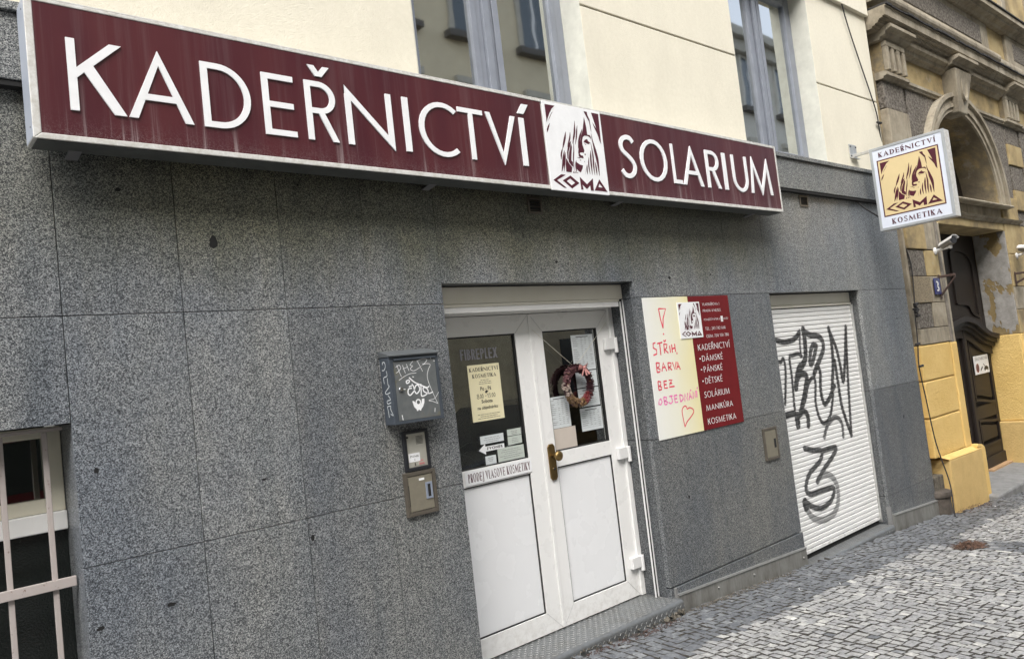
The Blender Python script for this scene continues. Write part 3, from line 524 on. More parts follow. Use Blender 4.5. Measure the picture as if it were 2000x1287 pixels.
def font_text(mb, s, F, u0, v0, size, n, fit=None, bold=.0, align='c'):
    cu = bpy.data.curves.new('t', 'FONT'); cu.body = s; cu.size = 1; cu.offset = bold; cu.resolution_u = 3
    o = bpy.data.objects.new('t', cu); COL.objects.link(o); dgp = bpy.context.evaluated_depsgraph_get(); dgp.update()
    me = bpy.data.meshes.new_from_object(o.evaluated_get(dgp))
    vs = [v.co.copy() for v in me.vertices]; fs = [tuple(p.vertices) for p in me.polygons]
    bpy.data.objects.remove(o); bpy.data.curves.remove(cu); bpy.data.meshes.remove(me)
    if not vs: return
    x0 = min(v.x for v in vs); x1 = max(v.x for v in vs); sx = fit/(x1-x0) if fit else size
    ox = u0 - (x0+x1)/2*sx if align == 'c' else u0 - x0*sx
    mb.add([F(ox+v.x*sx, v0+v.y*size, n) for v in vs], fs)

# ------------------------------------------------------------------ ground
def gz(x): return -.017 - .0575*(x-3.54)
def slope_sheet(name, x0, x1, y0, y1, dz, mat, nx=24):
    mb = MB()
    for i in range(nx):
        a = x0+(x1-x0)*i/nx; b = x0+(x1-x0)*(i+1)/nx
        mb.add([(a, y0, gz(a)+dz), (b, y0, gz(b)+dz), (b, y1, gz(b)+dz), (a, y1, gz(a)+dz)], [(0, 1, 2, 3)])
    return mb.build(name, mat, kind='structure')
slope_sheet('ground', -260, 260, -420, 60, -.35, 'asphalt')
slope_sheet('road', -60, 60, -9.6, -3.02, -.15, 'asphalt')
slope_sheet('pavement_far_side', -60, 60, -12.0, -9.75, -.01, 'opposite_base')
kerb = thing('kerb', None, None, (0, -3, 0), kind='structure')
for i in range(30):
    a = -12+i*1.2
    MB().add([(a+.004, -3.02, gz(a)-.3), (a+1.196, -3.02, gz(a+1.2)-.3), (a+1.196, -2.84, gz(a+1.2)-.3), (a+.004, -2.84, gz(a)-.3),
              (a+.004, -3.02, gz(a)), (a+1.196, -3.02, gz(a+1.2)), (a+1.196, -2.84, gz(a+1.2)), (a+.004, -2.84, gz(a))],
             [(0,3,2,1),(4,5,6,7),(0,1,5,4),(1,2,6,5),(2,3,7,6),(3,0,4,7)]).build('kerb_stone', 'slab', kerb, bevel=.01)
pave = thing('pavement', None, None, (0, 0, 0), kind='structure')
mb = MB()
for i in range(40):
    a = -14+i*1.0; b = a+1.0
    mb.add([(a, -2.84, gz(a)-.022), (b, -2.84, gz(b)-.022), (b, .6, gz(b)-.022), (a, .6, gz(a)-.022)], [(0, 1, 2, 3)])
mb.build('bedding', 'joint_sand', pave)

CAMP = np.array([0, -2.9, 1.45]); RRv = np.array(_r); UUv = np.array(_u); FFv = np.array(_f)
def vis(x, y, z):
    d = np.array([x, y, z]) - CAMP; w = d @ FFv
    if w <= .1: return None
    px = 1000 + 1500*(d@RRv)/w; py = 643.5 - 1500*(d@UUv)/w
    return (px, py, w)
def stone_verts(sx, sy, rg, h=.004):                      # irregular, domed, chipped sett
    hx, hy = sx/2, sy/2; c = .07
    outl = [(-hx, -hy*(1-c)), (-hx*(1-c), -hy), (hx*(1-c), -hy), (hx, -hy*(1-c)), (hx, hy*(1-c)), (hx*(1-c), hy), (-hx*(1-c), hy), (-hx, hy*(1-c))]
    j = np.repeat(rg.uniform(-.0045, .0045, (4, 2)), 2, axis=0)[[7, 0, 1, 2, 3, 4, 5, 6]] + rg.uniform(-.0008, .0008, (8, 2)); outl = [(a+p[0], b+p[1]) for (a, b), p in zip(outl, j)]
    V = [(a, b, -.03) for a, b in outl] + [(a, b, -.002+rg.uniform(-.001, .001)) for a, b in outl]
    tl = rg.uniform(-.0016, .0016, 2)
    V += [(a*.935, b*.935, h + rg.uniform(-.0015, .0015) + tl[0]*a/hx + tl[1]*b/hy) for a, b in outl]
    V += [(rg.uniform(-.005, .005), rg.uniform(-.005, .005), h+.0015)]
    Fc = []
    for i in range(8):
        k = (i+1) % 8; Fc += [(i, k, 8+k, 8+i), (8+i, 8+k, 16+k, 16+i), (16+i, 16+k, 24)]
    return V, Fc
def stone_mi(): return [1, 1, 0]*8
# dark rows along the wall, pale mosaic outside, one dark gutter strip across
stones = []
rg = np.random.default_rng(5)
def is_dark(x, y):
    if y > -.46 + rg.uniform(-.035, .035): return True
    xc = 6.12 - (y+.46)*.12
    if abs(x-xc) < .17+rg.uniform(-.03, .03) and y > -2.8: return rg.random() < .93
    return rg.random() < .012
x = -2.2
while x < 15.5:
    w = rg.uniform(.049, .057); yy = .0 - rg.uniform(.0, .05); dx = 0
    while yy > -2.82:
        l = rg.uniform(.052, .066)
        cx_, cy_ = x + w/2 + dx*.5, yy - l/2
        skew = .10*cy_ + .012*math.sin(cy_*5 + x*1.3)
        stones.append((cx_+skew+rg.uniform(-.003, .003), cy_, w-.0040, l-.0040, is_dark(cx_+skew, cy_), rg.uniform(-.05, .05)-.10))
        yy -= l
    x += w
cand = []
def blocked(x, y): return (2.12 < x < 3.54 and y > -.075) or (4.98 < x < 6.40 and y > -.035) or (7.45 < x < 8.52 and y > -.13) or (8.50 < x and y > -.20-.0*x) or (7.3 < x < 7.7 and y > -.10) or (-.2 < x < .56 and y > 0)
stones = [s for s in stones if not blocked(s[0], s[1]) and s[1] < -.02]
for i, s in enumerate(stones):
    q = vis(s[0], s[1], gz(s[0]))
    if q and -10 < q[0] < 2010 and -10 < q[1] < 1297: cand.append((s[2]*s[3]*(2.9*.5)/q[2]**3, i))
cand.sort(reverse=True); top = set(i for _, i in cand[:300])
var = {}
for key in ('cobble_dark', 'cobble_light'):
    var[key] = []
    for k in range(10):
        V, Fc = stone_verts(.052, .058, rg); me = bpy.data.meshes.new('cobblestone'); me.from_pydata(V, [], Fc); me.materials.append(MAT[key]); me.materials.append(MAT['joint_sand']); me.polygons.foreach_set('material_index', stone_mi()); var[key].append(me)
rest = {'cobble_dark': ([], [], []), 'cobble_light': ([], [], [])}
tiltz = math.atan(-.0575)
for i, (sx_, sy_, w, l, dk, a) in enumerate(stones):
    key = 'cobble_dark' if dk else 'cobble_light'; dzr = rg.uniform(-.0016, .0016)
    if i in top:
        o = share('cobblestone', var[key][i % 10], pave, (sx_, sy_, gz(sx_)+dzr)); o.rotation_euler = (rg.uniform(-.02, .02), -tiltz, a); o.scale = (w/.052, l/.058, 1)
    else:
        V, Fc = stone_verts(w, l, rg); ca, sa = math.cos(a), math.sin(a); r_ = rest[key]; k = len(r_[0])
        r_[0].extend([(sx_+p*ca-q*sa, sy_+p*sa+q*ca, gz(sx_+p*ca-q*sa)+dzr+z) for p, q, z in V]); r_[1].extend([tuple(j+k for j in f) for f in Fc]); r_[2].extend([rg.random()]*len(V))
for key, (V, Fc, T) in rest.items():
    me = bpy.data.meshes.new('cobblestones'); me.from_pydata(V, [], Fc); me.materials.append(MAT[key]); me.materials.append(MAT['joint_sand']); me.polygons.foreach_set('material_index', stone_mi()*(len(Fc)//24))
    at = me.attributes.new('tint', 'FLOAT', 'POINT'); at.data.foreach_set('value', np.array(T, np.float32))
    o = bpy.data.objects.new('cobblestones', me); COL.objects.link(o); o.parent = pave; o['kind'] = 'stuff'
# ------------------------------------------------------------------ the shop building
shop = thing('shop_building', 'cream plastered building clad in grey speckled granite up to its window ledge', 'building', (3.5, 0, 0))
def panel(x0, x1, z0, z1, mat='granite', n=0.0, th=.03, g=.0014, zl=None):
    mb = MB(); zb0 = zb1 = z0
    if zl is not None: zb0, zb1 = zl
    X0, X1 = x0+g, x1-g; y0, y1 = -n, -n+th
    mb.add([(X0,y0,zb0+g),(X1,y0,zb1+g),(X1,y1,zb1+g),(X0,y1,zb0+g),(X0,y0,z1-g),(X1,y0,z1-g),(X1,y1,z1-g),(X0,y1,z1-g)],
           [(0,3,2,1),(4,5,6,7),(0,1,5,4),(1,2,6,5),(2,3,7,6),(3,0,4,7)])
    return mb.build('granite_panel', mat, shop, bevel=.0012)
SEAM = [2.62, 1.815, .979, .125]
XA = [-2.4, -1.95, -1.5, -1.05, -.65, -.25, .15, .556, .948, 1.35, 1.739, 2.128, 2.60, 3.05, 3.505, 4.02, 4.50, 4.99, 5.445, 5.918, 6.39, 6.84, 7.32]
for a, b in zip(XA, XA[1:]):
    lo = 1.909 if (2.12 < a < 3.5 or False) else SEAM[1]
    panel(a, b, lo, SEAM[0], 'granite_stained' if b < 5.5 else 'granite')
for a, b in [(-2.4, -1.5), (-1.5, -.7), (-.7, -.2)]: panel(a, b, .979, SEAM[1]); panel(a, b, -.02, .979, zl=(gz(a)-.01, gz(b)-.01))
panel(-.2, .556, 1.457, SEAM[1])
panel(-.2, .14, 1.457, SEAM[1]) if False else None
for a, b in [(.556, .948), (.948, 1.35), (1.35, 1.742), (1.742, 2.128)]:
    mt_ = 'granite' if a < 1.3 else 'granite_mid_shade'  # weaker reflection towards the door is put into the slab colour
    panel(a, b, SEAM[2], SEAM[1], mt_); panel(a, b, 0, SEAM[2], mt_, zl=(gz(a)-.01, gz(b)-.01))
panel(3.505, 4.99, SEAM[2], SEAM[1], 'granite_mid_shade'); panel(3.505, 4.99, SEAM[3]+.005, SEAM[2], 'granite_deep_shade')
panel(3.535, 4.68, 0, SEAM[3], 'granite_deep_shade', n=.010, zl=(.08, .04)); panel(4.68, 4.99, 0, SEAM[3], 'granite_deep_shade', n=.010, zl=(.04, .02))
panel(3.505, 3.535, 0, SEAM[3], 'granite_deep_shade', zl=(-.02, -.02))
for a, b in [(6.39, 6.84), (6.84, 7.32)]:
    panel(a, b, SEAM[2], SEAM[1]); panel(a, b, .106, SEAM[2], 'granite_deep_shade'); panel(a, b, 0, .106, 'granite_deep_shade', zl=(gz(a)+.12, gz(b)+.12))
# reveals (returns of the cladding into the openings), most in a granite darkened to carry their shade
def reveal(x0, x1, y0, y1, z0, z1, mat='granite_reveal_shade'): return MB().box(x0, x1, y0, y1, z0, z1).build('granite_panel', mat, shop, bevel=.001)
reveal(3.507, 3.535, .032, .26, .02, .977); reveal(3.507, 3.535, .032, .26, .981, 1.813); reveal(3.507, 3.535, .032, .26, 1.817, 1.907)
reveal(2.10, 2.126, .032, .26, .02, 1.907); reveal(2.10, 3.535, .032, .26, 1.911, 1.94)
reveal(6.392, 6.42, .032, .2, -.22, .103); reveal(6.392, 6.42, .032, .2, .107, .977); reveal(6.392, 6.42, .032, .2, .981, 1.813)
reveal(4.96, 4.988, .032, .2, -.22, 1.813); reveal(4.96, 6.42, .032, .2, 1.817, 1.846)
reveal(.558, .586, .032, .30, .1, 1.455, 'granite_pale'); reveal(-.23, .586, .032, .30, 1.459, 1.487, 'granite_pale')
# core behind the joints
mb = MB()
for a, b, c, d in [(-3, -.23, -.1, 2.62), (-.23, .586, 1.49, 2.62), (.586, 2.10, -.1, 2.62), (2.10, 3.535, 1.942, 2.62), (3.535, 4.96, -.2, 2.62), (4.96, 6.42, 1.848, 2.62), (6.42, 7.30, -.4, 2.62)]:
    mb.box(a, b, .033, .45, c, d)
mb.build('backing_wall', 'joint', shop)
# ledge of granite under the upper windows
for a, b in [(-2.4, -1.2), (-1.2, .05), (.05, 1.25), (1.25, 2.45), (2.45, 3.65), (3.65, 4.85), (4.85, 6.66), (6.66, 7.30)]:
    MB().box(a+.002, b-.002, -.045, .04, 2.595, 2.822).build('ledge_panel', 'granite_ledge', shop, bevel=.002)
    MB().box(a+.002, b-.002, -.062, .20, 2.826, 2.856).build('ledge_coping', 'granite_ledge', shop, bevel=.002)
MB().box(-2.4, 7.30, -.040, .033, 2.575, 2.593).build('ledge_dark_strip', 'joint', shop)  # near-black strip along the bottom of the ledge
# plaster wall: blocks between the grooves, around the windows
W1 = (2.13, 3.343); W2 = (4.965, 6.162); W0 = (-.9, .24)
TOPZ = 4.355
def pl(x0, x1, z0, z1, y0=0.0, mat='cream'): MB().box(x0, x1, y0, .3, z0, z1).build('plaster_block', mat, shop, bevel=.004)
for a, b in [(-3, W0[0]), (W0[1], W1[0]), (W1[1], W2[0]), (W2[1], 7.285)]:
    pl(a, b, 2.858, 3.546); pl(a, b, 3.558, TOPZ)
pl(-3, 7.285, TOPZ+.002, 4.9, -.035); pl(-3, 7.285, 4.912, 6.6, -.0)
for a, b in [(-3, W0[0]), (W0[1], W1[0]), (W1[1], W2[0]), (W2[1], 7.283)]: MB().box(a+.002, b-.002, .010, .2, 3.545, 3.559).build('plaster_groove', 'groove', shop)
for a, b in (W0, W1, W2):   # smoother reveals of the upper windows
    for c in (a, b-.003): MB().box(c, c+.003, .002, .16, 2.858, TOPZ).build('window_reveal', 'cream_reveal', shop)
# upper windows
def upper_window(x0, x1, mull, yy=.15):
    fr = MB(); z0, z1 = 2.862, TOPZ-.01; y0, y1 = yy, yy+.06
    fr.box(x0+.004, x0+.075, y0, y1, z0, z1); fr.box(x1-.075, x1-.004, y0, y1, z0, z1); fr.box(x0+.075, x1-.075, y0, y1, z0, z0+.06); fr.box(x0+.075, x1-.075, y0, y1, z1-.07, z1)
    w = fr.build('window', 'alu_grey', shop, bevel=.004, label='tall window with grey metal frame and lowered blinds')
    s = MB(); m0, m1 = mull; q = y0-.012
    for a, b in ((x0+.077, m0), (m1, x1-.077)):
        s.box(a, a+.042, q, y1-.01, z0+.062, z1-.072); s.box(b-.042, b, q, y1-.01, z0+.062, z1-.072); s.box(a+.042, b-.042, q, y1-.01, z0+.062, z0+.10); s.box(a+.042, b-.042, q, y1-.01, z1-.112, z1-.072)
    s.build('sash', 'alu_grey', w, bevel=.004)
    MB().box(m0+.002, m1-.002, y0-.004, y1, z0+.06, z1-.07).build('mullion', 'alu_grey', w, bevel=.004)
    MB().box(m0+(m1-m0)*.3, m0+(m1-m0)*.7, y0-.026, y0-.005, z0+.06, z1-.07).build('cover_strip', 'alu_grey', w, bevel=.004)
    for a, b in ((x0+.119, m0-.042), (m1+.042, x1-.119)):
        MB().box(a, b, y0+.012, y0+.018, z0+.10, z1-.112).build('glass_pane', 'glass_upper', w)
        bl = MB(); zz = z0+.02
        while zz < z1-.1: bl.add([(a-.05, y0+.075, zz), (b+.05, y0+.075, zz), (b+.05, y0+.095, zz+.016), (a-.05, y0+.095, zz+.016)], [(0, 1, 2, 3)]); zz += .021
        bl.build('blind', 'blind', w, kind='stuff', recalc=False)
        c = MB()
        for f in (.18, .62, .88): c.tube([(a+(b-a)*f, y0+.068, z0+.05), (a+(b-a)*f, y0+.068, z1-.1)], .0022, 5)
        c.build('blind_cord', 'cord', w)
    MB().box(x0, x1, .55, .6, 2.86, TOPZ).build('interior', 'room_wall', w)
upper_window(*W1, (2.655, 2.775)); upper_window(*W2, (5.485, 5.61)); upper_window(*W0, (-.45, -.35))
MB().box(-3, 7.28, .6, .65, 2.7, 4.6).build('interior_wall', 'room_wall', shop)

# ------------------------------------------------------------------ barred basement window on the left
wf = MB(); y = .19
wf.box(.50, .556, y, y+.05, 1.163, 1.455); wf.box(-.2, .50, y, y+.05, 1.418, 1.455); wf.box(-.2, .50, y, y+.05, 1.163, 1.21); wf.box(-.2, -.16, y, y+.05, 1.21, 1.418)
win = wf.build('barred_window', 'upvc_cream', shop, bevel=.003, label='low window with a cream frame behind a pinkish painted iron grille')
MB().box(-.2, .556, .172, .20, 1.098, 1.162).build('window_sill', 'upvc', win, bevel=.004)
MB().box(-.16, .50, y+.02, y+.026, 1.21, 1.418).build('glass_pane', 'glass_door', win)
MB().box(-.2, .557, .20, .21, -.05, 1.098).build('textured_pane', 'glass_textured', win)
MB().box(-.2, .56, .5, .52, -.1, 1.46).build('interior', 'dark_room', win)
for xb in (-.13, -.01, .112, .235, .358, .484):
    MB().box(xb, xb+.017, .098, .110, -.1, 1.437).build('bar', 'bar_paint', win, bevel=.002)
MB().box(-.2, .552, .086, .097, .916, .949).build('cross_bar', 'bar_paint', win, bevel=.002)
MB().box(-.2, .546, .094, .112, 1.438, 1.450).build('top_bar', 'bar_paint', win, bevel=.002)

# ------------------------------------------------------------------ entrance
D = .20
def leaf(x0, x1, gx0, gx1, zt, label, hinge=False):
    # frame of welded profiles: glass above, panel below
    z0, z1 = .078, 1.768; gt, gb, pt, pb = 1.668, 1.000, .918, .182
    mb = MB()
    mb.prism([(x0, z0), (gx0, pb), (gx0, gt), (x0, z1)], wallF, -D-.05, -D); mb.prism([(x1, z0), (x1, z1), (gx1, gt), (gx1, pb)], wallF, -D-.05, -D)
    mb.prism([(x0+.001, z1), (gx0+.001, gt), (gx1-.001, gt), (x1-.001, z1)], wallF, -D-.05, -D+.0004); mb.prism([(x0+.001, z0), (x1-.001, z0), (gx1-.001, pb), (gx0+.001, pb)], wallF, -D-.05, -D+.0004)
    mb.prism([(gx0, pt), (gx1, pt), (gx1, gb), (gx0, gb)], wallF, -D-.05, -D-.0006)
    lf = mb.build('door_leaf', 'upvc', shop, bevel=.0012, label=label)
    mb = MB()   # mitre seams
    for a, b in (((x0, z1), (gx0, gt)), ((x1, z1), (gx1, gt)), ((x0, z0), (gx0, pb)), ((x1, z0), (gx1, pb))): add_ribbon(mb, [a, b], .0014, wallF, -D+.0012, smooth=False)
    mb.build('weld_seam', 'ink_faint', lf)
    mb = MB()
    for a, b, c, d in ((gx0, gx1, gb, gt), (gx0, gx1, pb, pt)):
        mb.ring([(a, c), (b, c), (b, d), (a, d)], [(a+.007, c+.007), (b-.007, c+.007), (b-.007, d-.007), (a+.007, d-.007)], wallF, -D-.03, -D-.006)
    mb.build('gasket', 'gasket', lf)
    MB().box(gx0+.006, gx1-.006, D+.016, D+.022, gb+.006, gt-.006).build('glass_pane', 'glass_door', lf)
    MB().box(gx0+.006, gx1-.006, D+.012, D+.03, pb+.006, pt-.006).build('lower_panel', 'upvc_panel', lf)
    return lf
left = leaf(2.135, 2.829, 2.225, 2.722, 1.77, 'left white door leaf covered with notices')
right = leaf(2.834, 3.468, 2.923, 3.368, 1.77, 'right white door leaf with brass knob and wreath')
MB().box(2.822, 2.842, D-.006, D-.0005, .08, 1.765).build('meeting_strip', 'upvc', left, bevel=.002)
fr = MB(); fr.box(3.470, 3.506, D-.012, D+.06, .075, 1.82); fr.box(2.130, 3.470, D+.0, D+.06, 1.772, 1.82)
fr.build('door_frame', 'upvc', shop, bevel=.002)
for zc in (1.553, .903, .262):     # lift-off hinges
    h = MB(); h.box(3.405, 3.482, D-.028, D-.001, zc-.022, zc+.044); 
    hp = h.build('hinge', 'white_metal', right, bevel=.003)
    MB().tube([(3.490, D-.026, zc-.044), (3.490, D-.026, zc+.046)], .0125, 14).build('hinge_pin', 'white_metal', right, smooth=False, bevel=.001)
hp = MB(); hp.prism([(2.857, .868), (2.870, .853), (2.896, .853), (2.908, .868), (2.908, 1.034), (2.896, 1.050), (2.870, 1.050), (2.857, 1.034)], wallF, -D, -D+.011)
handle = hp.build('handle_plate', 'brass', right, bevel=.003)
MB().lathe([(.011, 0), (.009, -.02), (.011, -.030), (.024, -.036), (.028, -.045), (.026, -.054), (.014, -.060), (.002, -.061)], (2.886, D-.010, .985), 'y', 24).build('door_knob', 'brass', right, smooth=True)
MB().lathe([(.007, 0), (.007, -.006)], (2.884, D-.010, .915), 'y', 14).build('lock_cylinder', 'chrome', right)
# shutter box above the door with its bottom slat
sb = MB(); sb.box(2.13, 3.503, .088, .25, 1.822, 1.906)
box = sb.build('shutter_box', 'box_cream', shop, bevel=.003)
MB().sweep([(-.094, 1.806), (-.088, 1.812), (-.088, 1.820), (-.25, 1.820), (-.25, 1.806)], 2.13, 3.47).build('shutter_box_lip', 'box_cream', box)
MB().box(2.13, 3.466, .092, .104, 1.776, 1.8045).build('shutter_end_slat', 'upvc', box, bevel=.002)
MB().box(2.13, 3.503, .14, .26, 1.823, 1.9).build('shutter_case', 'joint', box)
g = MB(); g.box(3.480, 3.4830, .090, .10, .072, 1.805); g.box(3.5015, 3.5052, .089, .10, .072, 1.818)
gr = g.build('guide_rail', 'white_metal', shop); MB().box(3.4832, 3.5013, .096, .10, .072, 1.818).build('rail_slot', 'gasket', gr)
g = MB(); g.box(2.1275, 2.134, .070, .10, .078, 1.818); g.box(2.146, 2.151, .076, .10, .078, 1.818); g.build('guide_rail', 'alu', shop)
# step of checker plate
def step(x0, x1, zt, ny, y1, name, label):
    pr = []; r = .022
    for k in range(7):
        a = R(90*k/6); pr.append((ny - r + r*math.sin(a), zt - r + r*math.cos(a)))
    mb = MB(); n = 10
    prof = [(-y1, zt)] + pr + [(ny, zt-.5), (-y1, zt-.5)]
    st = mb.sweep(prof, x0, x1).build('door_step', 'tread', shop, label=label)
    tr = MB(); i = 0
    def loz(cx, cy, a, onfront):
        l, w, h = .0120, .0034, .0024
        ca, sa = math.cos(a), math.sin(a); P = []
        for p, q, hh in ((-l, 0, 0), (0, -w, 0), (l, 0, 0), (0, w, 0), (-l*.5, 0, h), (l*.5, 0, h)):
            X, Yy = cx+p*ca-q*sa, cy+p*sa+q*ca
            P.append((X, -ny-hh, Yy) if onfront else (X, Yy, zt+hh))
        tr.add(P, [(0, 1, 5, 4), (1, 2, 5), (2, 3, 4, 5), (3, 0, 4)])
    px = x0+.02
    while px < x1-.02:
        row = 0; yy = -ny + r + .008
        while yy < y1-.02:
            loz(px+(.0 if row % 2 else .0), yy, R(45) if (row+i) % 2 else R(-45), False); yy += .0215; row += 1
        zz = zt - r - .008; row = 0
        while zz > gz(px)+.004:
            loz(px, zz, R(45) if (row+i) % 2 else R(-45), True); zz -= .0215; row += 1
        px += .0215; i += 1
    tr.build('tread_pattern', 'tread_worn_glint', st, kind='stuff', recalc=False)
    return st
s1 = step(2.128, 3.532, .070, .060, .30, 'door_step', 'checker plate step in front of the white double door')
s2 = step(4.992, 6.388, -.124, .022, .20, 'door_step', 'low checker plate step under the graffitied roller shutter')
rg2 = np.random.default_rng(3)
mb = MB()   # crumbling mortar where the plate has torn off
for k in range(90):
    xx = rg2.uniform(2.6, 3.52)**1.0; r0 = rg2.uniform(.006, .018)*(1.3 if xx > 3.35 else .6); zz = gz(xx)+rg2.uniform(-.004, .020 if xx < 3.36 else .035)
    c = Vector((xx, -.063-rg2.uniform(0, .008), zz)); vs = [c+Vector((rg2.normal(), rg2.normal()*.5, rg2.normal()*.7)).normalized()*r0*rg2.uniform(.6, 1) for _ in range(8)]
    bm = bmesh.new(); [bm.verts.new(v) for v in vs]; bmesh.ops.convex_hull(bm, input=bm.verts); bm.verts.ensure_lookup_table(); bm.verts.index_update()
    mb.add([v.co for v in bm.verts], [tuple(v.index for v in f.verts) for f in bm.faces]); bm.free()
mb.build('broken_mortar', 'concrete_dirty', s1, kind='stuff')

# ------------------------------------------------------------------ skirting of sheet metal
def skirt(x0, x1, za, zb, rivets):
    mb = MB(); n = .020
    for a, b in ((x0, x1),):
        z0, z1 = za, zb
        mb.add([(a, -n, gz(a)-.04), (b, -n, gz(b)-.04), (b, -.0015, gz(b)-.04), (a, -.0015, gz(a)-.04), (a, -n, z0), (b, -n, z1), (b, -.0015, z1), (a, -.0015, z0)],
               [(0,3,2,1),(4,5,6,7),(0,1,5,4),(1,2,6,5),(2,3,7,6),(3,0,4,7)])
    sk = mb.build('skirting_plate', 'skirting', shop, label='dented sheet metal skirting')
    MB().add([(x0, -.026, za-.004), (x1, -.026, zb-.004), (x1, -.003, zb+.0), (x0, -.003, za), (x0, -.024, za+.004), (x1, -.024, zb+.004), (x1, -.0028, zb+.006), (x0, -.0028, za+.006)],
             [(0,3,2,1),(4,5,6,7),(0,1,5,4),(1,2,6,5),(2,3,7,6),(3,0,4,7)]).build('folded_edge', 'alu', sk)
    for rx, rz in rivets:
        MB().lathe([(.009, 0), (.008, -.004), (.004, -.007), (.001, -.008)], (rx, -n, rz), 'y', 12).build('rivet', 'skirting', sk, smooth=True)
skirt(3.545, 4.988, .084, .019, [(3.575, .012), (3.93, .024), (4.32, .002), (4.94, -.040)])
MB().box(6.39, 6.412, -.004, .03, -.45, .02).build('corner_strip', 'slab', shop)
skirt(6.41, 6.93, -.047, -.080, []); skirt(6.932, 7.30, -.080, -.101, [])
MB().box(3.533, 3.547, -.014, -.001, gz(3.54)+.02, .125).build('corner_strip', 'slab', shop)

# ------------------------------------------------------------------ roller shutter
SH = MB().box(4.992, 6.388, .086, .2, 1.728, 1.810).build('roller_shutter', 'box_cream', shop, bevel=.003, label='white roller shutter sprayed with black graffiti')
MB().box(4.992, 6.388, .080, .2, 1.708, 1.7265).build('header_lip', 'box_cream', SH, bevel=.003)
pitch = .0345; zt = 1.700; nsl = int((zt + .070)/pitch)
GP = []
for pts, w, al in GRAFFITI:
    sp = np.array(smooth_path([tuple(p) for p in pts], 8)); GP.append((sp, w*.0036*.5*1.02, al))
def soot(px, pz):
    out = np.zeros(len(px))
    for sp, r, al in GP:
        if len(sp) < 2: continue
        a = sp[:-1]; b = sp[1:]; d = b-a; L2 = (d**2).sum(1)+1e-12
        if px.max() < sp[:, 0].min()-.1 or pz.max() < sp[:, 1].min()-.1 or pz.min() > sp[:, 1].max()+.1: continue
        P = np.stack([px, pz], 1)[:, None, :]
        t = np.clip(((P-a)*d).sum(2)/L2, 0, 1); q = a + t[..., None]*d
        dist = np.sqrt(((P-q)**2*np.array([1.0, 1.0])).sum(2)).min(1)
        core = np.clip((r*1.15-dist)/.0035, 0, 1)*min(1, al*1.08); halo = .22*np.exp(-np.clip(dist-r, 0, 9)/.010)*al
        out = np.maximum(out, np.maximum(core, halo))
    return out
t = NT('slat_paint'); v = t.coord()
sp_ = t.n('Attribute', attribute_name='soot').outputs['Fac']
wh = t.mix(t.ramp(t.noise(t.coord((1, 1, 6)), 9, 5, .7), [(.5, 0.0), (.8, .35)]), (.79, .79, .775), (.58, .57, .54))
t.col(t.mix(t.n('Clamp', {0: t.math('MULTIPLY', sp_, t.ramp(t.noise(v, 35, 4), [(.2, .82), (.6, 1.0)]))}).outputs[0], wh, (.022, .022, .022))); t.rough(.42)
MAT['slat_paint'] = t.m
NX = 420
for k in range(nsl):
    z1 = zt - k*pitch; z0 = z1-pitch+.0030
    prof = [(.0985, z1+.0005), (.0895, z1-.0006), (.0878, z1-.003), (.0873, z1-.007), (.0872, z1-.011), (.0872, z1-.015), (.0873, z1-.019), (.0875, z1-.023), (.0880, z0+.004), (.0893, z0+.0008), (.0990, z0)]
    jig = .0012*math.sin(k*2.3)*math.sin(k*.7); prof = [(a_+jig*.5, b_) for a_, b_ in prof]
    xs = np.linspace(5.0, 6.376, NX); V = []
    for yv, zv in prof:
        V += [(x_, yv, zv) for x_ in xs]
    Fc = [(j*NX+i, j*NX+i+1, (j+1)*NX+i+1, (j+1)*NX+i) for j in range(len(prof)-1) for i in range(NX-1)]
    mb = MB(); mb.v = V; mb.f = Fc
    o = mb.build('slat', 'slat_paint', SH, recalc=False, smooth=True)
    A = np.array(V); at = o.data.attributes.new('soot', 'FLOAT', 'POINT'); at.data.foreach_set('value', soot(A[:, 0], A[:, 2]).astype(np.float32))
zb = zt - nsl*pitch
MB().box(5.0, 6.376, .0865, .10, zb-.027, zb-.001).build('bottom_bar', 'upvc', SH, bevel=.003)
MB().box(5.0, 6.38, .101, .104, -.2, 1.73).build('shutter_back', 'joint', SH)
g = MB(); g.box(6.378, 6.3905, .070, .11, -.106, 1.707)
g.build('guide_rail', 'alu', SH, bevel=.002)

# ------------------------------------------------------------------ vents
def vent(x0, x1, z0, z1, n):
    mb = MB(); w = .012
    mb.ring([(x0, z0), (x1, z0), (x1, z1), (x0, z1)], [(x0+w, z0+w), (x1-w, z0+w), (x1-w, z1-w), (x0+w, z1-w)], wallF, .0005, .008)
    vt = mb.build('vent_grille', 'steel_brown', shop)
    MB().box(x0+w*.5, x1-w*.5, -.0012, -.0002, z0+w*.5, z1-w*.5).build('vent_back', 'gasket', vt)
    h = (z1-z0-2*w)/n
    for k in range(n):
        a = z0+w+k*h; MB().add([(x0+w, -.002, a+h*.75), (x1-w, -.002, a+h*.75), (x1-w, -.008, a+h*.3), (x0+w, -.008, a+h*.3)], [(0, 1, 2, 3)]).build('vent_slat', 'steel_brown', vt, recalc=False)
vent(2.735, 2.836, 2.275, 2.365, 4); vent(5.598, 5.724, 2.479, 2.566, 7)

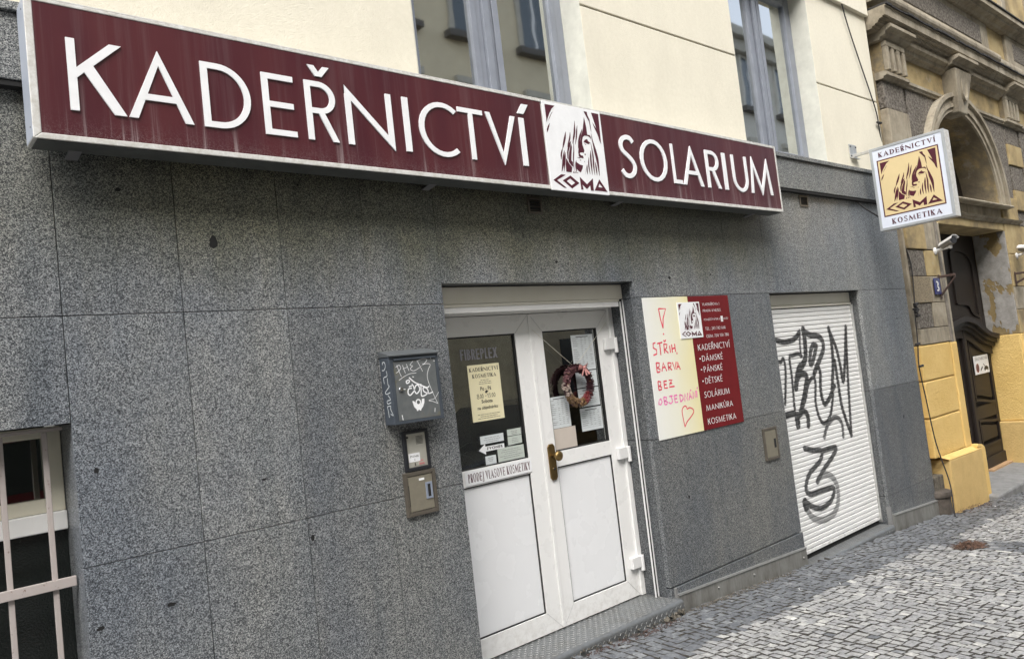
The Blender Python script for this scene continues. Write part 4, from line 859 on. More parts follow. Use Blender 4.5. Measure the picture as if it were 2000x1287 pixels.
# potted plant and room behind the door
MB().box(1.9, 3.8, 2.1, 2.15, -.2, 2.2).build('interior_wall', 'dark_room', shop); MB().box(1.9, 3.8, .3, 2.1, -.2, -.1).build('interior_floor', 'dark_room', shop)
mb = MB().box(1.88, 1.9, .27, 2.15, -.2, 2.2); mb.box(3.8, 3.82, .27, 2.15, -.2, 2.2); mb.box(1.9, 3.8, .3, 2.1, 2.2, 2.22); mb.build('interior_wall', 'dark_room', shop)
pp = thing('potted_plant', 'long leaved houseplant in the dark behind the left door glass', 'plant', (2.42, .6, -.1))
MB().lathe([(.09, 0), (.13, .24), (.135, .25)], (2.42, .6, -.1), 'z', 16).build('plant_pot', 'petal_dark', pp)
MB().lathe([(.02, 0), (.015, .85)], (2.42, .6, .14), 'z', 8).build('stem', 'twig', pp)
rg3 = np.random.default_rng(8); mb = MB()
for k in range(34):
    a = rg3.uniform(0, 6.28); L = rg3.uniform(.3, .62); e = rg3.uniform(.2, 1.3); b0 = Vector((2.42, .6, .95))
    prev = None
    for j in range(7):
        s_ = j/6; p = b0 + Vector((math.cos(a)*L*s_*math.cos(e*.6), math.sin(a)*L*s_*math.cos(e*.6)*.5, L*(s_*math.sin(e) - .75*s_*s_))); w = .012*(1-s_)+.001; q = Vector((-math.sin(a), math.cos(a), 0))*w
        cur = (p-q, p+q)
        if prev: mb.add([prev[0], prev[1], cur[1], cur[0]], [(0, 1, 2, 3)])
        prev = cur
mb.build('leaves', 'leaf', pp, kind='stuff', recalc=False)
# ------------------------------------------------------------------ the long sign box
LS = thing('shop_sign', 'long dark red sign box with raised white lettering above the door', 'sign', (2.76, -.16, 2.36))
SX0, SX1, SZ0, SZ1, SN = .485, 5.045, 2.366, 2.834, .16
mb = MB(); mb.box(SX0, SX1, -SN+.004, -.05, SZ0+.002, SZ1-.002); mb.build('sign_case', 'sign_frame', LS, bevel=.002)
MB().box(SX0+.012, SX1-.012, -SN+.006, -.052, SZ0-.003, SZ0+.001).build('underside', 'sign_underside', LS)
MB().box(SX0-.001, SX0+.003, -SN+.001, -.052, SZ0+.006, SZ1-.004).build('side_shade_plate', 'sign_side_shade', LS)  # thin added plate carrying the shaded tone of this side
def rail(name, pts, n0=SN-.004, n1=SN+.003): return MB().prism(pts, wallF, n0, n1).build(name, 'sign_frame', LS, bevel=.0025)
f = .020
rail('frame_rail', [(SX0, SZ0), (SX1, SZ0), (SX1-f*.8, SZ0+f), (SX0+f*1.2, SZ0+f)]); rail('frame_rail', [(SX0, SZ1), (SX0+f*1.2, SZ1-f*.6), (SX1-f*.8, SZ1-f*.6), (SX1, SZ1)])
rail('frame_rail', [(SX0, SZ0), (SX0+f*1.2, SZ0+f), (SX0+f*1.2, SZ1-f*.6), (SX0, SZ1)]); rail('frame_rail', [(SX1, SZ0), (SX1, SZ1), (SX1-f*.8, SZ1-f*.6), (SX1-f*.8, SZ0+f)])
# ribbed weathered top edge
MB().box(SX0+.002, SX1-.002, -SN-.002, -.052, SZ1+.0, SZ1+.006).build('top_rail', 'sign_frame', LS, bevel=.001)
MB().box(SX0+f*1.2, 2.757, -SN-.0005, -SN+.01, SZ0+f, SZ1-f*.6).build('face_panel', 'sign_maroon', LS); MB().box(3.205, SX1-f*.8, -SN-.0005, -SN+.01, SZ0+f, SZ1-f*.6).build('face_panel', 'sign_maroon', LS)
MB().box(2.743, 2.757, -SN+.0005, -SN+.012, SZ0, SZ1).build('gap_strip', 'gasket', LS)
H = .2445; Z0L = 2.4715
def sgn(ch, x0, x1, ww=None, z0=Z0L, hh=H, lab=None):
    P, w = glyph(ch, dict(SANS, **(ww or {}))); s = (x1-x0)/w; mb = MB()
    for j, p in enumerate(P): put(mb, xf_piece(p, lambda a, b: (x0+a*s, z0+b*hh)), wallF, SN+.0065+(j % 5)*.00012, .007)
    return mb.build('letter', 'acrylic_white', LS)
for ch, a, b in [('K', .597, .765), ('A', .774, .991), ('D', 1.029, 1.210), ('E', 1.260, 1.389), ('Ř', 1.438, 1.571), ('N', 1.617, 1.842), ('I', 1.900, 1.930), ('C', 1.980, 2.182),
                 ('T', 2.205, 2.354), ('V', 2.372, 2.563), ('Í', 2.590, 2.623)]: sgn(ch, a, b)
B = dict(v=.108, h=.098, t=.110, k=.110)
for ch, a, b in [('S', 3.335, 3.472), ('O', 3.513, 3.763), ('L', 3.812, 3.895), ('A', 3.906, 4.117), ('R', 4.163, 4.306), ('I', 4.352, 4.388), ('U', 4.458, 4.637), ('M', 4.664, 4.935)]: sgn(ch, a, b, B, 2.478, .243)
def logo(F, u0, v0, w, h, n, mat, parent, name='logo_print', text_=True):
    fn = lambda a, b: (u0+a*w, v0+b*h); mb = MB()
    for i, p in enumerate(LOGO_POLYS): mb.flat([fn(*q) for q in p], F, n+i*.00001)
    for i, (p, s) in enumerate(LOGO_STREAKS): add_ribbon(mb, [fn(*q) for q in p], s*w*1.65, F, n+.00022+i*.00001, taper=True)
    for p in LOGO_LETTERS: mb.flat([fn(*q) for q in p], F, n)
    for a, b in LOGO_RINGS:
        A = [fn(*q) for q in a]; Bq = [fn(*q) for q in b]; k = len(A)
        for i in range(k): j = (i+1) % k; mb.flat([A[i], A[j], Bq[j], Bq[i]], F, n)
    return mb.build(name, mat, parent, recalc=False)
LP = MB().prism([(2.765, SZ0-.004), (3.205, SZ0-.004), (3.205, SZ1-.004), (2.765, SZ1-.004)], wallF, SN-.002, SN+.006).build('logo_panel', 'acrylic_white', LS, bevel=.001, label='white square panel with a cut out long haired woman face')
logo(wallF, 2.765, SZ0-.004, .44, SZ1-SZ0, SN+.0068, 'maroon_ink', LP, 'logo_shape')
for xb in (.62, 2.09, 3.41, 4.80):
    MB().add([(xb-.02, -.072, 2.362), (xb+.02, -.072, 2.362), (xb+.02, -.002, 2.352), (xb-.02, -.002, 2.352), (xb-.02, -.072, 2.3655), (xb+.02, -.072, 2.3655), (xb+.02, -.002, 2.3555), (xb-.02, -.002, 2.3555)],
             [(0,3,2,1),(4,5,6,7),(0,1,5,4),(1,2,6,5),(2,3,7,6),(3,0,4,7)]).build('bracket', 'grey_metal', LS)
mb = MB()
for a, b in ((.48, 2.80), (.488, 2.41)): mb.lathe([(.004, 0), (.003, -.002)], (SX0, -.13, b), 'x', 8)
mb.build('rivet', 'black_plastic', LS)

# ------------------------------------------------------------------ projecting light box
PX, PY0, PZ0, PW, PH, PT = 6.60, -.155, 2.283, .585, .700, .115
PS = thing('projecting_sign', 'square white light box with beige logo jutting out from the cream wall', 'sign', (PX+PT/2, PY0-PW/2, PZ0))
def sideF(u, v, n=0.0): return (PX - n, PY0 - u, v)
MB().box(PX+.004, PX+PT, PY0-PW+.002, PY0-.002, PZ0+.002, PZ0+PH-.002).build('sign_case', 'sign_frame', PS, bevel=.002)
q = .022
mb = MB(); mb.ring([(0, PZ0), (PW, PZ0), (PW, PZ0+PH), (0, PZ0+PH)], [(q, PZ0+q), (PW-q, PZ0+q), (PW-q, PZ0+PH-q), (q, PZ0+PH-q)], sideF, -.006, .003); mb.build('frame_rail', 'box_frame', PS, bevel=.002)
MB().prism([(q, PZ0+q), (PW-q, PZ0+q), (PW-q, PZ0+PH-q), (q, PZ0+PH-q)], sideF, -.006, -.001).build('face_panel', 'sign_white', PS)
u0, v0, w, h = .048, 2.394, .483, .478
mb = MB(); mb.ring([(u0, v0), (u0+w, v0), (u0+w, v0+h), (u0, v0+h)], [(u0+.009, v0+.009), (u0+w-.009, v0+.009), (u0+w-.009, v0+h-.009), (u0+.009, v0+h-.009)], sideF, -.001, .0004)
mb.build('print_border', 'maroon_ink', PS)
MB().prism([(u0+.009, v0+.009), (u0+w-.009, v0+.009), (u0+w-.009, v0+h-.009), (u0+.009, v0+h-.009)], sideF, -.001, .0002).build('beige_field', 'sign_beige', PS)
logo(sideF, u0+.005, v0+.010, w-.012, h-.018, .0007, 'maroon_ink', PS)
mb = MB(); text(mb, 'KADEŘNICTVÍ', sideF, .292, 2.896, .040, .0007, SERIF, fit=.445, gap=.27, align='c'); mb.build('lettering', 'maroon_ink', PS, recalc=False)
mb = MB(); text(mb, 'KOSMETIKA', sideF, .298, 2.325, .043, .0007, SERIF, fit=.385, gap=.27, align='c'); mb.build('lettering', 'maroon_ink', PS, recalc=False)
MB().box(6.572, 6.705, -.008, -.0005, 2.957, 3.078).build('mounting_plate', 'alu', PS, bevel=.002)
MB().box(6.625, 6.652, PY0+.0, -.008, 2.966, 2.990).build('arm', 'alu', PS, bevel=.002)
MB().box(6.578, 6.71, -.030, -.009, 2.950, 2.956).build('plate_lip', 'alu', PS)
mb = MB()
for a, b in ((6.59, 3.058), (6.69, 3.058), (6.59, 2.975)): mb.lathe([(.008, 0), (.006, -.006)], (a, -.008, b), 'y', 6)
mb.build('bolt', 'black_plastic', PS)
mb = MB().tube([(6.64, -.155, 2.40), (6.60, -.06, 2.50), (6.55, -.02, 2.565), (6.5, -.01, 2.585)], .006, 6)
mb.build('feed_cable', 'cable', PS, smooth=True)

# ------------------------------------------------------------------ post box
x0, x1, z0, z1, n = 1.748, 2.004, 1.293, 1.596, .080
MBX = thing('mailbox', 'dark grey steel mailbox with a post horn and white tags left of the door', 'mailbox', (1.876, -.04, z0))
MB().box(x0, x1, -n+.006, -.0005, z0, z1-.012).build('mailbox_body', 'mailbox_body', MBX, bevel=.003)
mb = MB(); mb.ring([(x0, z0), (x1, z0), (x1, z1-.010), (x0, z1-.010)], [(x0+.020, z0+.012), (x1-.016, z0+.012), (x1-.016, z1-.032), (x0+.020, z1-.032)], wallF, n-.006, n); mb.build('front_frame', 'mailbox_body', MBX, bevel=.0015)
mb = MB()
mb.add([(x0-.003, -n-.010, z1-.006), (x1+.003, -n-.010, z1-.006), (x1+.003, -.001, z1+.017), (x0-.003, -.001, z1+.017), (x0-.003, -n-.010, z1-.012), (x1+.003, -n-.010, z1-.012), (x1+.003, -.001, z1-.010), (x0-.003, -.001, z1-.010)],
       [(0,1,2,3),(7,6,5,4),(0,4,5,1),(1,5,6,2),(2,6,7,3),(3,7,4,0)]); mb.build('sloping_lid', 'mailbox_lid', MBX, bevel=.001)
DR = MB().box(x0+.0215, x1-.0175, -n+.0005, -n+.006, z0+.0135, z1-.0335).build('mailbox_door', 'mailbox_door', MBX, bevel=.001)
MB().lathe([(.0105, 0), (.0105, -.004), (.008, -.008), (.004, -.008)], (1.7918, -n, 1.4417), 'y', 18).build('lock', 'chrome', DR, smooth=False)
MB().box(1.7912, 1.7924, -n-.0088, -n-.0078, 1.4385, 1.4445).build('keyhole', 'gasket', DR)
MB().box(x0+.0215, x1-.0175, -n-.0052, -n-.0008, z1-.030, z1-.022).build('letter_flap', 'mailbox_body', MBX)
e = MB(); cx, cz = 1.8745, 1.3770
o_, i_ = [], []
for k in range(25):
    a = R(360*k/24); o_.append((cx+.0145*math.cos(a), cz+.0145*math.sin(a))); i_.append((cx+.0085*math.cos(a), cz+.0085*math.sin(a)))
put(e, ('strip', o_, i_), wallF, n+.0006)
hn = [(cx-.031, cz+.008), (cx-.023, cz+.008), (cx-.016, cz+.001), (cx-.008, cz-.012), (cx+.010, cz-.012), (cx+.017, cz-.002), (cx+.020, cz+.013), (cx+.033, cz+.013), (cx+.031, cz-.004), (cx+.022, cz-.022), (cx+.012, cz-.031), (cx+.010, cz-.037), (cx+.003, cz-.037), (cx+.003, cz-.033), (cx-.004, cz-.033), (cx-.005, cz-.037), (cx-.012, cz-.037), (cx-.013, cz-.030), (cx-.024, cz-.018)]
e.flat(hn, wallF, n+.0008); e.build('post_horn_emblem', 'acrylic_white', DR, recalc=False)
e = MB()
for p in TAG_THIN: add_ribbon(e, p, .0021, wallF, n+.0005)
for p in TAG_MARKS: add_ribbon(e, p, .0034, wallF, n+.00055)
e.build('scrawl', 'acrylic_white', DR, recalc=False)
e = MB()
for i, p in enumerate(TAG_THICK): add_ribbon(e, p, .0056, wallF, n+.0006+i*.00003)
e.build('tag', 'acrylic_white', DR, recalc=False)
e = MB(); boxF = lambda u, v, k=0: (x0-k, u, v)
for p in TAG_SIDE: add_ribbon(e, p, .0032, boxF, .0006)
e.build('scrawl', 'paper', MBX, recalc=False)

# ------------------------------------------------------------------ intercom and key cabinet
IC = thing('intercom', 'beige door intercom in a black surround under the mailbox', 'intercom', (1.886, -.01, 1.08))
mb = MB(); mb.ring([(1.818, 1.079), (1.952, 1.079), (1.952, 1.256), (1.818, 1.256)], [(1.836, 1.094), (1.938, 1.094), (1.938, 1.242), (1.836, 1.242)], wallF, .0005, .016); mb.build('surround', 'black_plastic', IC, bevel=.003)
FP = MB().box(1.8365, 1.9375, -.009, -.0005, 1.0945, 1.2415).build('faceplate', 'steel_light', IC, bevel=.001)
for k in range(7):
    zz = 1.2265 - k*.0053
    MB().box(1.887, 1.924, -.0096, -.0088, zz-.0011, zz+.0011).build('speaker_slot', 'gasket', FP)
MB().lathe([(.0052, 0), (.004, -.003)], (1.8435, -.009, 1.2275), 'y', 14).build('camera_eye', 'black_plastic', FP)
lb = MB().box(1.8405, 1.899, -.0105, -.0091, 1.118, 1.156).build('label_card', 'acrylic_white', FP)
mb = MB(); text(mb, 'ZVONEK', wallF, 1.870, 1.138, .0085, .0109, SERIF, fit=.044, align='c'); mb.prism([(1.8685, 1.126), (1.8705, 1.1225), (1.8725, 1.126)], wallF, .0106, .0109); mb.box(1.8698, 1.8712, -.0109, -.0106, 1.126, 1.132); mb.build('lettering', 'ink_black', lb, recalc=False)
MB().box(1.868, 1.873, -.0125, -.009, 1.101, 1.114).build('call_button', 'steel_brown', FP, bevel=.001)
bt = MB().box(1.889, 1.924, -.0115, -.009, 1.101, 1.113).build('name_button', 'steel_light', FP, bevel=.001)
mb = MB()
for k in range(3): mb.box(1.891, 1.919, -.0119, -.0116, 1.1030+k*.003, 1.1042+k*.003)
mb.box(1.893, 1.915, -.0096, -.0091, 1.117, 1.1185); mb.box(1.900, 1.916, -.0096, -.0091, 1.121, 1.1222); mb.build('red_print', 'marker_red', bt)
KC = thing('key_cabinet', 'small brownish steel cabinet with a recessed black pull under the intercom', 'cabinet', (1.886, -.01, .885))
def mitred_frame(parent, x0, x1, z0, z1, w, n, mat):
    for pts in ([(x0, z0), (x1, z0), (x1-w, z0+w), (x0+w, z0+w)], [(x0, z1), (x0+w, z1-w), (x1-w, z1-w), (x1, z1)], [(x0, z0), (x0+w, z0+w), (x0+w, z1-w), (x0, z1)], [(x1, z0), (x1, z1), (x1-w, z1-w), (x1-w, z0+w)]):
        MB().prism(pts, wallF, .0005, n).build('frame_side', mat, parent, bevel=.002)
mitred_frame(KC, 1.803, 1.968, .885, 1.076, .017, .016, 'steel_brown')
kd = MB().box(1.823, 1.949, -.013, -.0005, .905, 1.057).build('cabinet_door', 'steel_tan', KC, bevel=.0015)
mb = MB(); mb.ring([(1.909, .949), (1.944, .949), (1.944, 1.021), (1.909, 1.021)], [(1.919, .957), (1.935, .957), (1.935, 1.012), (1.919, 1.012)], wallF, .012, .017); mb.build('pull', 'blue_plastic', kd, bevel=.001)
MB().box(1.9185, 1.9355, -.0142, -.0131, .9565, 1.0125).build('pull_recess', 'gasket', kd); MB().box(1.879, 1.906, -.0145, -.013, 1.034, 1.0435).build('nameplate', 'acrylic_white', kd)
MB().box(1.8215, 1.8235, -.0135, -.0129, .930, 1.02).build('hinge_gap', 'gasket', kd)
SC2 = thing('key_cabinet', 'narrow brownish steel cabinet on the granite left of the roller shutter', 'cabinet', (4.74, -.01, .672))
mitred_frame(SC2, 4.655, 4.828, .672, .889, .016, .014, 'steel_brown')
kd = MB().box(4.6725, 4.8105, -.011, -.0005, .6895, .8715).build('cabinet_door', 'steel_tan', SC2, bevel=.0015)
MB().box(4.774, 4.800, -.0122, -.0108, .748, .809).build('pull_recess', 'gasket', kd)

# ------------------------------------------------------------------ notice board between door and shutter
x0, x1, z0, z1 = 3.567, 4.456, .967, 1.810; W_, H_ = x1-x0, z1-z0
PO = thing('notice_board', 'cream and dark red price board with pink handwriting beside the door', 'sign', ((x0+x1)/2, -.005, z0))
PN = .006; xs = x0 + .496*W_
MB().box(x0, xs, -PN, -.0008, z0, z1).build('cream_half', 'poster_yellow', PO, bevel=.0008); MB().box(xs, x1, -PN, -.0008, z0, z1).build('red_half', 'poster_red', PO, bevel=.0008)
fn = lambda u, v: (x0+u*W_, z0+v*H_)
for nm, st, mt in (('exclamation_mark', HAND_P[:3], 'marker_red'), ('handwriting', HAND_P[3:14], 'marker_red'), ('handwriting', HAND_P[14:23], 'marker_red'), ('handwriting', HAND_P[23:], 'marker_red'), ('handwriting', HAND_L, 'marker_pink'), ('heart', HAND_H, 'marker_red')):
    e = MB()
    for i, p in enumerate(st): add_ribbon(e, [fn(*q) for q in p], .0092 if nm != 'heart' else .0075, wallF, PN+.0006+(i % 9)*.00003, smooth=len(p) > 2 and nm == 'heart')
    e.build(nm, mt, PO, recalc=False)
lp = MB().box(x0+.362*W_, x0+.622*W_, -PN-.0045, -PN-.0002, z0+.688*H_, z0+.956*H_).build('logo_plate', 'acrylic_white', PO, bevel=.0006)
logo(wallF, x0+.364*W_, z0+.692*H_, .256*W_, .262*H_, PN+.0050, 'maroon_ink', lp)
for s, u0_, u1_, v_, hh, S_ in [('VLADIMÍROVA 1', .663, .875, .925, .020, SANS), ('PRAHA 4-NUSLE', .661, .885, .876, .020, SANS), ('PONDĚLÍ-PÁTEK 8-', .661, .868, .810, .0155, SANS), ('HOD.', .905, .968, .810, .0155, SANS),
        ('TEL.: 241 742 668', .664, .915, .737, .023, SANS), ('GSM: 724 150 780', .664, .945, .680, .023, SANS), ('KADEŘNICTVÍ', .546, .938, .590, .045, SANS), ('DÁMSKÉ', .579, .833, .506, .043, SANS),
        ('PÁNSKÉ', .582, .812, .424, .043, SANS), ('DĚTSKÉ', .583, .793, .338, .043, SANS), ('SOLÁRIUM', .551, .862, .236, .044, SANS), ('MANIKŮRA', .553, .884, .138, .042, SANS), ('KOSMETIKA', .552, .904, .037, .043, SANS)]:
    e = MB(); text(e, s, wallF, x0+u0_*W_, z0+v_*H_, hh*H_, PN+.0006, dict(S_, v=.10, k=.10, t=.10, h=.075), fit=(u1_-u0_)*W_, gap=.2)
    e.build('lettering', 'acrylic_white', PO, recalc=False)
e = MB()
for v_ in (.524, .442, .356): e.flat([(x0+.548*W_, z0+v_*H_), (x0+.562*W_, z0+v_*H_), (x0+.562*W_, z0+(v_+.009)*H_), (x0+.548*W_, z0+(v_+.009)*H_)], wallF, PN+.0006)
e.build('lettering', 'acrylic_white', PO, recalc=False)
MB().box(x0+.872*W_, x0+.898*W_, -PN-.0008, -PN-.0001, z0+.795*H_, z0+.838*H_).build('correction_sticker', 'acrylic_white', PO)
e = MB(); text(e, '3', wallF, x0+.878*W_, z0+.803*H_, .024*H_, PN+.0012); e.build('lettering', 'ink_black', PO, recalc=False)

# ------------------------------------------------------------------ notices on the door glass
GN = -D-.016                                              # outer surface of the glass
def sheet(name, label, cat, x0, x1, z0, z1, mat, n=GN+.0012, group=None, skew=0.0):
    mb = MB().prism([(x0, z0), (x1, z0+skew), (x1, z1+skew), (x0, z1)], wallF, n-.0008, n)
    o = mb.build(name, mat); o['label'] = label; o['category'] = cat
    if group: o['group'] = group
    return o
def rows(parent, x0, x1, zs, n, mat='ink_grey', seed=0, h=.0022, cols=None, tab=False):
    r = np.random.default_rng(seed); mb = MB()
    for z in zs:
        if cols:
            for a, b in cols:
                if r.random() < .85: l = (b-a)*r.uniform(.55, 1); mb.flat([(a, z), (a+l, z), (a+l, z+h), (a, z+h)], wallF, n)
        else:
            l = (x1-x0)*r.uniform(.45, 1); c = (x0+x1)/2; a = c-l/2
            while a < c+l/2:
                b = min(a+r.uniform(.008, .022), c+l/2); mb.flat([(a, z), (b, z), (b, z+h), (a, z+h)], wallF, n); a = b+.003
    if tab:
        for z in np.arange(min(zs), max(zs), .011): mb.flat([(x0, z-.002), (x1, z-.002), (x1, z-.0014), (x0, z-.0014)], wallF, n+.00002)
    mb.build('print', mat, parent, recalc=False)
n = GN+.0018
hs_ = sheet('opening_hours_sign', 'cream opening hours sheet with handwritten times on the left door glass', 'sign', 2.387, 2.598, 1.230, 1.520, 'paper_cream', n-.0004)
e = MB(); text(e, 'KADEŘNICTVÍ', wallF, 2.4925, 1.4855, .0195, n, SERIF, fit=.190, gap=.2, align='c'); text(e, 'KOSMETIKA', wallF, 2.4925, 1.4525, .0195, n, SERIF, fit=.158, gap=.2, align='c')
font_text(e, 'Po - Pá', wallF, 2.4925, 1.386, .027, n, fit=.072, bold=.022); font_text(e, 'Sobota', wallF, 2.4925, 1.3215, .025, n, fit=.074, bold=.022); font_text(e, 'na objednávku', wallF, 2.4925, 1.2900, .023, n, fit=.135, bold=.022)
e.build('lettering', 'ink_black', hs_, recalc=False)
e = MB()
for p in [[(2.437, 1.369), (2.430, 1.364), (2.437, 1.358), (2.443, 1.351), (2.436, 1.345), (2.430, 1.351), (2.437, 1.358), (2.441, 1.365), (2.437, 1.369)], [(2.446, 1.347), (2.447, 1.345)], [(2.455, 1.368), (2.450, 1.357), (2.454, 1.346), (2.459, 1.357), (2.455, 1.368)], [(2.467, 1.368), (2.462, 1.357), (2.467, 1.346), (2.471, 1.357), (2.467, 1.368)],
          [(2.483, 1.356), (2.492, 1.357)], [(2.498, 1.360), (2.504, 1.366), (2.503, 1.345)], [(2.510, 1.366), (2.518, 1.366), (2.514, 1.358), (2.519, 1.352), (2.511, 1.345)], [(2.523, 1.347), (2.524, 1.346)], [(2.533, 1.368), (2.528, 1.357), (2.533, 1.346), (2.537, 1.357), (2.533, 1.368)], [(2.546, 1.368), (2.541, 1.357), (2.546, 1.346), (2.551, 1.357), (2.546, 1.368)]]:
    add_ribbon(e, p, .0024, wallF, n)
e.flat([(2.484, 1.378), (2.495, 1.386), (2.508, 1.380), (2.498, 1.372), (2.490, 1.368)], wallF, n); e.build('handwriting', 'ink_black', hs_, recalc=False)
rows(hs_, 2.435, 2.55, [1.438, 1.4285, 1.419], n, 'ink_black', 3); rows(hs_, 2.42, 2.57, [1.262, 1.252, 1.242], n, 'ink_black', 4)
for x0_, x1_, z0_, z1_, sk, lab, m_, zs in [(2.420, 2.575, 1.113, 1.154, 0, 'pale wide notice above the arrow sign on the left door glass', 'paper', [1.141, 1.131, 1.121]),
        (2.603, 2.698, 1.131, 1.165, 0, 'topmost of the two small notices in the glass corner of the left door', 'paper_green', [1.152, 1.144, 1.136]), (2.602, 2.699, 1.085, 1.1275, 0, 'lower of the two small notices in the glass corner of the left door', 'paper_green', [1.114, 1.105, 1.096]),
        (2.524, 2.706, 1.003, 1.076, 0, 'largest greenish notice at the bottom of the left door glass', 'paper_green', [1.062, 1.052, 1.042, 1.031, 1.021]), (2.440, 2.510, 1.007, 1.050, 0, 'small square bluish card at the bottom of the left door glass', 'paper', [1.038, 1.030, 1.022])]:
    s_ = sheet('notice', lab, 'notice', x0_, x1_, z0_, z1_, m_, group='paper notices taped to the left door glass'); rows(s_, x0_+.012, x1_-.012, zs, GN+.0014, 'ink_grey', int(x0_*1000))
ar = MB().prism([(2.403, 1.0845), (2.446, 1.1135), (2.446, 1.0995), (2.572, 1.1000), (2.572, 1.0760), (2.446, 1.0745), (2.446, 1.0600)], wallF, GN+.0016, GN+.0026)
ar = ar.build('arrow_sign', 'acrylic_white'); ar['label'] = 'white arrow reading zvonek pointing left on the door glass'; ar['category'] = 'sign'
e = MB(); text(e, 'ZVONEK', wallF, 2.508, 1.0815, .014, GN+.003, dict(SANS, v=.2, h=.16, t=.2, k=.2), fit=.108, gap=.14, align='c'); e.build('lettering', 'ink_black', ar, recalc=False)
pr_ = sheet('banner_strip', 'white strip across the left door reading about hair cosmetics', 'sign', 2.286, 2.731, .926, .995, 'acrylic_white', n=-D+.0035)
pr_['label'] = 'white strip with narrow serif capitals across the left door leaf'
e = MB(); text(e, 'PRODEJ VLASOVE KOSMETIKY', wallF, 2.511, .9395, .043, -D+.0040, dict(SERIF, s=.035, v=.21, k=.24, t=.10, h=.06), fit=.415, gap=.22, align='c'); e.build('lettering', 'maroon_ink', pr_, recalc=False)
fb = MB(); text(fb, 'FIBREPLEX', wallF, 2.352, 1.548, .055, GN+.0008, dict(SANS, v=.22, h=.13, t=.2, k=.2), fit=.245, gap=.10)
fb = fb.build('window_lettering', 'ink_grey', recalc=False); fb['label'] = 'faded narrow capitals stuck on the top of the left door glass'; fb['category'] = 'lettering'
for x0_, x1_, z0_, z1_, lab, m_, tab in [(3.157, 3.338, 1.428, 1.634, 'top price list with a table of figures on the right door glass', 'paper', True), (3.162, 3.336, 1.328, 1.422, 'half hidden price list behind the wreath on the right door', 'paper', False),
        (3.163, 3.337, 1.217, 1.322, 'third price list from the top on the right door glass', 'paper', False), (3.162, 3.340, 1.079, 1.209, 'lowest price list in the right hand stack on the right door glass', 'paper', True), (2.926, 3.080, 1.124, 1.298, 'price list left of the wreath on the right door glass', 'paper', True)]:
    s_ = sheet('price_list', lab, 'price list', x0_, x1_, z0_, z1_, m_, group='printed price lists on the right door glass')
    zs = list(np.arange(z0_+.02, z1_-.02, .011)); wv = x1_-x0_
    rows(s_, x0_+.012, x1_-.012, zs, GN+.0014, 'ink_grey', int(z0_*1000), .002, cols=[(x0_+.01, x0_+.35*wv), (x0_+.42*wv, x0_+.52*wv), (x0_+.6*wv, x0_+.7*wv), (x0_+.8*wv, x0_+.92*wv)] if tab else None, tab=tab)
    e = MB(); w2 = (x1_-x0_)*.28; c_ = (x0_+x1_)/2; e.flat([(c_-w2, z1_-.014), (c_+w2, z1_-.014), (c_+w2, z1_-.010), (c_-w2, z1_-.010)], wallF, GN+.0014); e.build('heading', 'ink_black', s_, recalc=False)
bx = sheet('blond_expert_card', 'pinkish beige square card in the lower corner of the right door glass', 'card', 2.932, 3.109, 1.004, 1.122, 'paper_pink')
bx.name = 'advert_card'
e = MB(); text(e, 'BLOND', wallF, 3.016, 1.046, .0135, GN+.0014, SERIF, fit=.070, align='c'); text(e, 'EXPERT', wallF, 3.016, 1.029, .0135, GN+.0014, SERIF, fit=.078, align='c'); e.build('lettering', 'ink_black', bx, recalc=False)
rows(bx, 2.955, 3.05, [1.092, 1.082], GN+.0014, 'ink_grey', 5); e = MB(); e.flat([(3.068, 1.034), (3.075, 1.070), (3.094, 1.072), (3.098, 1.058), (3.090, 1.046), (3.096, 1.030), (3.082, 1.026)], wallF, GN+.0014); e.build('figure_print', 'petal_cream', bx, recalc=False)

# ------------------------------------------------------------------ wreath
WR = thing('wreath', 'round ribbon wreath with a pink bow hung on strings over the right door glass', 'wreath', (3.125, D-.03, 1.235))
C0 = Vector((3.125, D-.028, 1.345)); Rr_ = .098; rw = np.random.default_rng(4)
mb = MB(); mb.tube([(C0.x+Rr_*math.cos(a), C0.y, C0.z+Rr_*math.sin(a)) for a in np.linspace(0, 2*math.pi, 33)], .016, 10, cap=False); mb.build('ring', 'petal_dark', WR, smooth=True)
groups = {}
for k in range(620):
    th_ = rw.uniform(0, 2*math.pi); ph = rw.uniform(-1.9, 1.9); d = math.degrees(th_)
    key = 'petal_dark' if (d < 100 or d > 325) else 'petal_cream' if 165 < d < 205 else 'petal_rose' if 95 <= d <= 165 else 'petal_gold' if 205 <= d < 285 else 'petal_red'
    if rw.random() < .10: key = ['petal_dark', 'petal_gold', 'petal_rose'][rw.integers(3)]
    rad = Vector((math.cos(th_), 0, math.sin(th_))); tan = Vector((-math.sin(th_), 0, math.cos(th_)))
    outw = (rad*math.sin(ph) + Vector((0, -1, 0))*math.cos(ph)).normalized(); side = tan
    p = C0 + rad*Rr_ + outw*.016
    s_ = rw.uniform(.0060, .0095); up = (outw + tan*rw.uniform(.6, 1.1)).normalized(); cr = up.cross(outw).normalized()
    P = [p - cr*s_*.9, p - cr*s_*1.0 + up*s_*.7, p + up*s_*1.3 + outw*.004, p + cr*s_*1.0 + up*s_*.7, p + cr*s_*.9, p + up*s_*.5 + outw*.008]
    groups.setdefault(key, MB()).add(P, [(0, 5, 1), (1, 5, 2), (2, 5, 3), (3, 5, 4), (4, 5, 0)])
for key, mb in groups.items(): mb.build('petals', key, WR, recalc=False, kind='stuff')
mb = MB(); b0 = C0 + Vector((.030, -.03, .098))
def loopr(pts, w):
    pr = None
    for p in smooth_path(pts, 5):
        q = b0 + Vector(p); a = (q + Vector((0, -.004, w)), q + Vector((0, .004, -w)))
        if pr: mb.add([pr[0], pr[1], a[1], a[0]], [(0, 1, 2, 3)])
        pr = a
